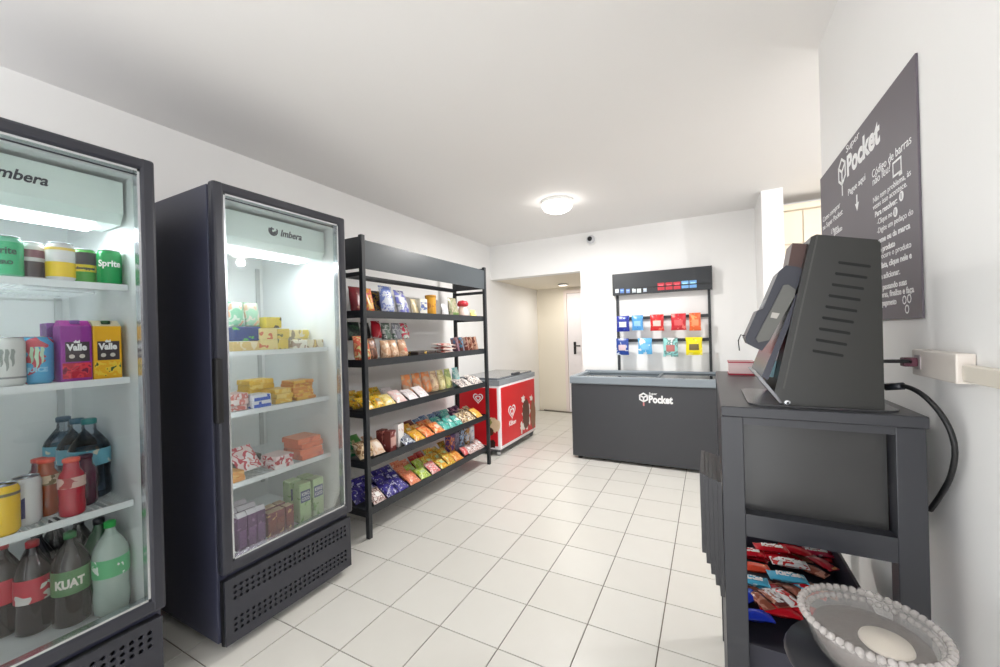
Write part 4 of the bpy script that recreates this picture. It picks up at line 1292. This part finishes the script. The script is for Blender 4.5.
# ------------------------------------------------------------------ checkout stand
YT = 1.19
def tp_(x, y, Y=YT):
    return on('y', Y, x, y)
zt = tp_(721, 406).z                       # top surface
tl, tr_ = tp_(721, 412).x, tp_(930.5, 428).x
YE = YT * 1.80
TB = zt - .027
ct = thing('checkout_stand', 'dark grey checkout stand with open legs against the right wall', 'table', ((tl + tr_) / 2, (YT + YE) / 2, 0))
MB().bbox(tl, tr_, YT, YE, TB, zt, .003).build('top', M_TABLE, ct)
legw = tp_(745, 560).x - tp_(722.5, 560).x
lx0, lx1 = tp_(723, 500).x, tp_(936, 560).x
lx1 = min(lx1, tr_ - .004)
for x in (lx0, lx1 - legw):
    for y in (YT + .006, YE - .05):
        MB().bbox(x, x + legw, y, y + .044, 0, TB, .002).build('leg', M_TABLE, ct)
zr1_, zr0_ = tp_(745, 515).z, tp_(745, 537).z
za_ = tp_(745, 425).z
for y in (YT + .008, YE - .046):
    MB().box(lx0 + legw, lx1 - legw, y, y + .036, zr0_, zr1_).build('rail', M_TABLE, ct)
    MB().box(lx0 + legw, lx1 - legw, y, y + .036, za_, TB).build('apron', M_TABLE, ct)
MB().box(lx0 + .004, lx0 + legw - .02, YT + .05, YE - .05, zr0_, TB).build('side_panel', M_TABLE, ct)
MB().box(lx0 + legw, lx1 - legw - .004, YT + .045, YT + .057, zr1_ - .004, za_).build('front_panel', mat((44, 44, 44), .2, var=.05, scale=3), ct)
MB().box(lx1 - legw + .012, lx1 - .012, YT + .058, YE - .05, zr0_, TB).build('side_panel', M_TABLE, ct)  # panel added so the gap beside the front panel stays dark
MB().box(lx0 + legw - .02, lx1 - legw + .01, YT + .07, YE - .05, zr0_ + .005, zr0_ + .02).build('inner_shelf', M_TABLE, ct)

# kiosk: side panel seen from the near end
YK = YT + .035
def K(u, v, Y=YK):                        # zoomed sketch coordinates of the kiosk -> point
    return on('y', Y, 740 + u / 3.42, 225 + v / 3.42)
kw = .3
ki = thing('self_checkout_kiosk', 'black slotted self checkout kiosk on the checkout stand', 'kiosk', (K(300, 640).x, YK, zt))
def xz(*pts):
    return [(K(u, v).x, K(u, v).z) for u, v in pts]
out = xz((243, 40), (262, 32), (470, 50), (482, 62), (495, 634), (150, 628), (118, 570))
zb_ = zt + .005
out = [(x, max(zz, zb_)) for x, zz in out]
out[4] = (out[4][0], zb_); out[5] = (out[5][0], zb_)
hs = MB().prism(out, (0, YK, 0), (1, 0, 0), (0, 0, 1), (0, kw, 0)).build('housing', mat((25, 25, 22), .3, var=.06, scale=5), ki)
for k in range(9):
    f = k / 8
    a = (338 + (250 - 338) * f, 128 + (430 - 128) * f)
    b_ = (445 + (352 - 445) * f, 142 + (447 - 142) * f)
    quad = xz((a[0], a[1] - 5), (b_[0], b_[1] - 5), (b_[0] + 3, b_[1]), (b_[0], b_[1] + 5), (a[0], a[1] + 5), (a[0] - 3, a[1]))
    MB().prism(quad, (0, YK - .0006, 0), (1, 0, 0), (0, 0, 1), (0, .0012, 0)).build('vent_slot', mat((6, 6, 7), .8), hs)  # near-black inlay paints the dark inside the open slot
MB().prism(xz((262, 36), (268, 36), (152, 560), (146, 560)), (0, YK - .0008, 0), (1, 0, 0), (0, 0, 1), (0, .0012, 0)).build('fold_line', mat((56, 55, 52), .4), hs)
sp = K(162, 608)
MB().lathe([(.0075, 0), (.0075, .002), (.004, .003), (0, .003)], 16, sp.x, YK - .0003, sp.z, axis='y').build('screw', M_CHROME, hs)
MB().lathe([(.003, .003), (.003, .0034)], 8, sp.x, YK - .0003, sp.z, axis='y').build('screw_socket', M_BLACK, hs)
# base plate with rounded corners
bx0, bx1 = K(28, 600).x, K(560, 650).x
rr = .03
pts = []
for cx, cy, a0 in ((bx1 - rr, YK + kw - rr, 0), (bx0 + rr, YK + kw - rr, 90), (bx0 + rr, YK - .004 + rr, 180), (bx1 - rr, YK - .004 + rr, 270)):
    for k in range(6):
        a = math.radians(a0 + 18 * k)
        pts.append((cx + rr * math.cos(a), cy + rr * math.sin(a)))
MB().prism(pts, (0, 0, zt + .0005), (1, 0, 0), (0, 1, 0), (0, 0, .004)).build('base_plate', mat((60, 60, 62), .25), ki)
# bent foot bracket
fb = xz((60, 520), (72, 518), (150, 610), (140, 626))
fb = [(x, max(zz, zt + .006)) for x, zz in fb]
MB().prism(fb, (0, YK + .012, 0), (1, 0, 0), (0, 0, 1), (0, kw - .024, 0)).build('foot_bracket', mat((120, 120, 124), .25, metal=.3), ki)
# slanted touch screen in front
MB().prism(xz((200, 225), (214, 232), (98, 532), (76, 520)), (0, YK + .012, 0), (1, 0, 0), (0, 0, 1), (0, kw - .024, 0)).build('screen', mat((24, 26, 44), .25), ki)
for q, c in ((((134, 382), (160, 376), (148, 432), (122, 424)), (206, 70, 84)), (((122, 426), (148, 434), (138, 470), (114, 462)), (226, 214, 216)), (((114, 464), (138, 472), (126, 530), (102, 528)), (130, 176, 186))):
    MB().prism(xz(*q), (0, YK + .06, 0), (1, 0, 0), (0, 0, 1), (0, .05, 0)).build('promo_card', mat(c, .4), ki)
# card terminal and bracket
MB().prism(xz((187, 54), (250, 58), (224, 146), (172, 132)), (0, YK + .03, 0), (1, 0, 0), (0, 0, 1), (0, .09, 0)).build('camera_block', mat((66, 40, 34), .45), ki)
tm = MB().prism(xz((162, 134), (205, 140), (222, 150), (196, 225), (104, 398), (78, 432), (30, 408), (20, 386), (62, 292), (82, 284), (136, 158)), (0, YK + .02, 0), (1, 0, 0), (0, 0, 1), (0, .1, 0)).build('card_terminal', mat((32, 34, 46), .4), ki)
MB().prism(xz((152, 204), (168, 202), (194, 220), (190, 244), (102, 394), (66, 402), (56, 390)), (0, YK + .012, 0), (1, 0, 0), (0, 0, 1), (0, .008, 0)).build('bumper', mat((88, 88, 84), .5), tm)
MB().prism(xz((112, 298), (138, 302), (128, 320), (106, 316)), (0, YK + .0108, 0), (1, 0, 0), (0, 0, 1), (0, .002, 0)).build('sticker', mat((170, 166, 160), .5), tm)
MB().prism(xz((96, 250), (108, 252), (94, 278), (84, 276)), (0, YK + .03, 0), (1, 0, 0), (0, 0, 1), (0, .06, 0)).build('keypad_ridge', mat((100, 104, 112), .4), tm)
c0 = K(20, 380, YK + .06)
MB().tube([(c0.x, YK + .06, c0.z), (c0.x - .012, YK + .06, c0.z + .004), (c0.x - .018, YK + .062, c0.z - .012), (c0.x - .016, YK + .065, c0.z - .04)], .0016, 6).build('cord', M_BLACK, tm)

# outlet box, conduit and cables on the right wall
ob0, ob1 = on('x', XR - .03, 957, 365), on('x', XR - .03, 913, 365)
oz0, oz1 = on('x', XR - .03, 930, 378).z, on('x', XR - .03, 930, 351).z
obx = thing('outlet_box', 'white surface power outlet box on the right wall', 'outlet', (XR, ob1.y, oz0))
MB().bbox(XR - .032, XR - .001, ob0.y, ob1.y, oz0, oz1, .003).build('box', mat((214, 206, 198), .4, var=.01), obx)
so = on('x', XR - .032, 918, 362)
MB().bbox(XR - .0345, XR - .032, so.y - .018, so.y + .014, so.z - .017, so.z + .017, .001).build('socket', mat((170, 160, 160), .5), obx)
cn = thing('conduit', 'white plastic conduit running along the right wall from the outlet box', 'conduit', (XR, ob0.y, oz0))
MB().bbox(XR - .024, XR - .001, -.4, ob0.y - .0015, oz0 + .006, oz0 + .04, .003).build('channel', mat((232, 224, 210), .4, var=.01), cn)
MB().bbox(XR - .026, XR - .001, .55, .57, oz0 + .004, oz0 + .042, .002).build('coupling', mat((236, 230, 218), .4, var=.01), cn)
pc = thing('power_cord', 'short black power cord plugged into the outlet box', 'cable', (XR - .04, so.y, so.z))
kb = on('y', YK + .1, 884, 367)
MB().tube([(out[4][0] - .001, YK + .1, kb.z), (out[4][0] + .02, YK + .13, kb.z + .012), (XR - .06, so.y - .03, so.z + .004), (XR - .045, so.y - .002, so.z)], .0045, 8).build('cord', M_BLACK, pc)
MB().bbox(XR - .062, XR - .0355, so.y - .012, so.y + .012, so.z - .011, so.z + .011, .003).build('plug', mat((84, 34, 52), .4), pc)
cb2 = thing('looped_cable', 'thick black cable looping down from the kiosk behind the stand', 'cable', (tr_, YK + .03, zt + .03))
cq = ((886, 387, .10), (903, 386, .07), (920, 393, .03), (937, 409, 0), (950, 430, -.02), (955, 452, -.02), (951, 475, -.005), (942, 493, .03), (930, 510, .07))
cp = [on('y', YK + d, a, b_) for a, b_, d in cq]
cpt = []
for i in range(len(cp) - 1):
    a0_, a1_, a2_, a3_ = cp[max(i - 1, 0)], cp[i], cp[i + 1], cp[min(i + 2, len(cp) - 1)]
    for k in range(5):
        f = k / 5
        cpt.append(.5 * (2 * a1_ + (a2_ - a0_) * f + (2 * a0_ - 5 * a1_ + 4 * a2_ - a3_) * f * f + (3 * a1_ - a0_ - 3 * a2_ + a3_) * f ** 3))
cpt.append(cp[-1])
MB().tube(cpt[2:], .0055, 8).build('cord', M_BLACK, cb2)
MB().tube([cpt[0], cpt[5]], .009, 10).build('connector', mat((40, 42, 48), .4), cb2)

# things at the far end of the stand
p0 = on('z', zt, 729, 375)
p1 = on('z', zt, 754, 375)
tr = thing('counter_tray', 'small red rimmed white tray at the far end of the checkout stand', 'tray', ((p0.x + p1.x) / 2, p0.y, zt))
x0_, x1_, y_ = p0.x, p1.x, min(p0.y, YE - .11)
hgt = on('y', y_, 740, 362).z - zt
for a, b_, c, d in ((x0_, x1_, y_, y_ + .004), (x0_, x1_, y_ + .09, y_ + .094), (x0_, x0_ + .004, y_ + .004, y_ + .09), (x1_ - .004, x1_, y_ + .004, y_ + .09)):
    MB().box(a, b_, c, d, zt + .006, zt + hgt).build('wall', mat((232, 206, 204), .4), tr)
MB().box(x0_ - .002, x1_ + .002, y_ - .002, y_ + .096, zt + .0005, zt + .007).build('base', mat((170, 40, 60), .4), tr)
rimb = MB()
for a, b_, c, d in ((x0_ - .001, x1_ + .001, y_ - .002, y_ + .001), (x0_ - .001, x1_ + .001, y_ + .093, y_ + .096), (x0_ - .002, x0_ + .001, y_ + .001, y_ + .093), (x1_ - .001, x1_ + .002, y_ + .001, y_ + .093)):
    rimb.box(a, b_, c, d, zt + hgt - .004, zt + hgt + .001)
rimb.build('rim', mat((190, 60, 76), .4), tr)
pp = on('z', zt, 757, 377)
o = carton('gum_box', .03, .055, .05, [(120, 50, 140), (120, 50, 140), (170, 60, 130)], 'small purple box beside the red rimmed tray', 'box', None, 2, 40, None, .002)
put(o, x1_ + .035, pp.y, zt, -math.pi / 2)

# black carrier bags hanging on the end of the stand
for k in range(5):
    X = tl - .003 - k * .0105
    ztop = on('y', YT + .1, 706, 466 + (4 - k) * 1.0).z
    zbot = on('y', YT + .1, 708, 575 - k * 8.5).z
    ya, yb = YT + .012 + k * .004, YT + .26
    n = 10
    vs, fs = [], []
    for s in (0, 1):
        for j in range(7):
            for i in range(n + 1):
                u = i / n
                v = j / 6
                vs.append((X - s * .0102 + .0012 * math.sin(u * 9 + v * 2) * v, ya + (yb - ya) * u, ztop + (zbot - ztop) * v))
    m = 7 * (n + 1)
    for s in (0, 1):
        for j in range(6):
            for i in range(n):
                a = s * m + j * (n + 1) + i
                fs.append((a, a + 1, a + n + 2, a + n + 1))
    for i in range(n):
        fs += [(i, i + 1, m + i + 1, m + i), (6 * (n + 1) + i, 6 * (n + 1) + i + 1, m + 6 * (n + 1) + i + 1, m + 6 * (n + 1) + i)]
    for j in range(6):
        for e in (0, n):
            a = j * (n + 1) + e
            fs.append((a, a + n + 1, m + a + n + 1, m + a))
    o = MB().add(vs, fs).build('carrier_bag', mat((38, 38, 42), .35, var=.1, scale=14))
    tag(o, ['innermost and longest', 'second', 'third', 'fourth', 'outermost and shortest'][k] + ' black carrier bag hanging on the end of the checkout stand', 'bag', 'black carrier bags on the stand')

# ------------------------------------------------------------------ chocolate bars in a dark bin under the stand
bxa, bxb = lx0 + .002, on('y', 1.8, 838, 580).x
bz = .635
bya, byb = YT + .055, on('z', bz, 790, 540).y
bn = thing('chocolate_bin', 'dark open bin heaped with chocolate bars under the checkout stand', 'bin', ((bxa + bxb) / 2, (bya + byb) / 2, 0))
M_BIN = mat((40, 40, 52), .5)
for nm, a, b_, c, d, e, f in (('side', bxa, bxa + .008, bya, byb, 0, bz), ('side', bxb - .008, bxb, bya, byb, 0, bz + .03), ('side', bxa + .008, bxb - .008, bya, bya + .008, 0, bz - .03), ('side', bxa + .008, bxb - .008, byb - .008, byb, 0, bz + .02), ('bottom', bxa + .008, bxb - .008, bya + .008, byb - .008, .55, .56)):
    MB().box(a, b_, c, d, e, f).build(nm, M_BIN, bn)
def choco(px, py, zz, cols, txt, label, group, rz, tilt=0.0, w=.115, d=.055, tcol=(245, 240, 240), roll=0.0):
    p = on('z', zz, px, py)
    x, y = p.x, p.y
    fn = pouch_fn(d, w, .02, False, int(px + py))
    nu, nv = 8, 12
    mb = MB()
    for sgn in (1, -1):
        vs = []
        for j in range(nv + 1):
            for i in range(nu + 1):
                a, b, c = fn(-1 + 2 * i / nu, j / nv)
                vs.append((c - w / 2, b, a * sgn))
        mb.add(vs, [(j * (nu + 1) + i, j * (nu + 1) + i + 1, (j + 1) * (nu + 1) + i + 1, (j + 1) * (nu + 1) + i) for j in range(nv) for i in range(nu)], True)
    o = mb.build('chocolate_bar', printed(cols, 26, .25, int(px) % 5))
    tag(o, label, 'chocolate bar', group)
    MB().box(-w / 2 - .001, -w / 2 + .006, -d / 2, d / 2, -.0015, .0015).build('seal', mat(cols[0], .3), o)
    MB().box(w / 2 - .006, w / 2 + .001, -d / 2, d / 2, -.0015, .0015).build('seal', mat(cols[0], .3), o)
    if txt:
        ob = text('lettering', txt, .03, mat(tcol, .4), o, (0, -.010, .0108), (1, 0, 0), (0, 1, 0), 'CENTER', .002, .0004, .07, shear=.2)
    o.location = (x, y, zz)
    o.rotation_euler = (roll, tilt, rz)
    return o
RED = [(200, 24, 40), (200, 24, 40), (226, 50, 60)]
BLU = [(86, 180, 216), (86, 180, 216), (190, 226, 236)]
WHT = [(226, 222, 222), (200, 60, 60), (240, 236, 234)]
BRN = [(150, 84, 66), (190, 130, 110), (110, 50, 46)]
DBL = [(36, 60, 190), (36, 60, 190), (90, 120, 220)]
ORG = [(226, 80, 56), (226, 80, 56), (240, 150, 110)]
zc_ = bz - .012
rows = [
    (748, 552, .006, RED, 'KitKat', 'red wafer bar in the corner of the heap by the leg', .15),
    (771, 548, .014, RED, 'KitKat', 'red wafer bar lying on top of the heap', .2),
    (772, 557, .0, RED, None, 'red wafer bar just under the top one', .1),
    (795, 550, .0, RED, None, 'dark red bar at the back of the heap', -.2),
    (815, 552, .0, [(170, 30, 60), (170, 30, 60), (220, 160, 170)], 'KitKat', 'crimson bar against the far side of the bin', .1),
    (822, 563, .01, [(160, 26, 40), (160, 26, 40), (210, 140, 90)], None, 'crimson bar tipped against the side of the bin', -.9),
    (752, 567, .004, ORG, None, 'orange red bar on the leg side of the heap', .2),
    (789, 563, .018, WHT, 'KitKat', 'white and red wafer bar across the middle of the heap', .1),
    (750, 580, .006, BLU, 'KitKat', 'light blue wafer bar by the leg', .1),
    (787, 577, .02, BLU, 'KitKat', 'light blue wafer bar on the front of the heap', .15),
    (812, 570, .006, BRN, None, 'golden brown bar beside the light blue bars', -.6),
    (746, 597, .0, DBL, None, 'dark blue bar at the front corner by the leg', .9),
    (760, 600, .004, BRN, None, 'brown bar standing at the front edge of the bin', -1.0),
    (773, 598, .006, BRN, 'KitKat', 'brown and white bar at the front of the bin', -1.0),
    (786, 597, .008, WHT, None, 'white bar at the front of the bin', -1.0),
    (797, 592, .006, BRN, None, 'brown bar at the front beside the bowl', -.9),
    (780, 611, .0, RED, None, 'red bar at the bottom front of the heap', .1),
    (800, 609, .0, RED, None, 'red bar at the bottom front beside the bowl', -.1),
    (752, 615, .0, DBL, None, 'blue and white bar at the bottom front by the leg', .3),
]
for px, py, dz, cols, txt, lb, rz in rows:
    sl_ = (py - 548) / 66.0
    choco(px, py, zc_ + dz - .03 * sl_, cols, txt, lb, 'chocolate bars in the bin', rz, 0, .105 if rz > -.5 else .085, .05 if rz > -.5 else .04)
for k in range(14):
    choco(752 + (k % 7) * 11, 556 + (k // 7) * 34, zc_ - .03, [RED, BRN, BLU][k % 3], None, 'chocolate bar buried in the middle layer of the heap', 'buried chocolate bars', rnd.uniform(-.6, .6), 0, .1, .048)

# ------------------------------------------------------------------ clear patterned bowl on a small stand
BY = .98
bc = on('y', BY, 870, 622)
rimz, R = bc.z, .104
bw = thing('glass_bowl', 'clear cut pattern bowl with dark biscuits and a pale lid beside the stand', 'bowl', (bc.x, BY, rimz - .085))
cl = milky((226, 222, 218), .17)
prof = [(.05, -.085), (.068, -.082), (.088, -.055), (R - .006, -.02), (R - .003, 0)]
MB().lathe(prof, 40, bc.x, BY, rimz).lathe([(a - .004, b + .003) for a, b in prof], 40, bc.x, BY, rimz).build('wall', cl, bw)
bd = MB()
for k in range(48):
    a = 2 * math.pi * k / 48
    for r_, z_, s_ in ((R, 0, .0078), (R - .0095, -.011, .006)):
        x, y = bc.x + r_ * math.cos(a), BY + r_ * math.sin(a)
        bd.lathe([(0, -s_), (s_ * .75, -s_ * .65), (s_, 0), (s_ * .75, s_ * .65), (0, s_)], 8, x, y, rimz + z_, caps=False)
bd.build('beaded_rim', milky((204, 198, 194), .42), bw)
MB().lathe([(.0, -.07), (.068, -.07), (.084, -.04), (.086, -.026), (.06, -.02), (0, -.018)], 26, bc.x, BY, rimz).build('contents', mat((62, 44, 36), .6, var=.35, scale=60, bump=.6), bw)
lw = on('z', rimz - .02, 880, 618)
o = MB().lathe([(.0, 0), (.034, 0), (.038, .004), (.036, .01), (.0, .013)], 28, bc.x + .012, BY - .035, rimz - .0165).build('cup_lid', mat((240, 230, 214), .45))
tag(o, 'round cream coloured lid lying in the clear bowl', 'lid')
st = thing('bowl_stand', 'small round grey side table carrying the clear bowl', 'side table', (bc.x, BY, 0))
zt2 = rimz - .0855
MB().lathe([(.0, zt2 - .02), (.13, zt2 - .02), (.135, zt2 - .01), (.13, zt2), (0, zt2)], 36, bc.x, BY).build('top', M_TABLE, st)
MB().lathe([(.022, .02), (.02, zt2 - .02)], 18, bc.x, BY).build('column', M_TABLE, st)
MB().lathe([(.12, 0), (.12, .012), (.03, .022), (0, .022)], 32, bc.x, BY).build('foot', M_TABLE, st)
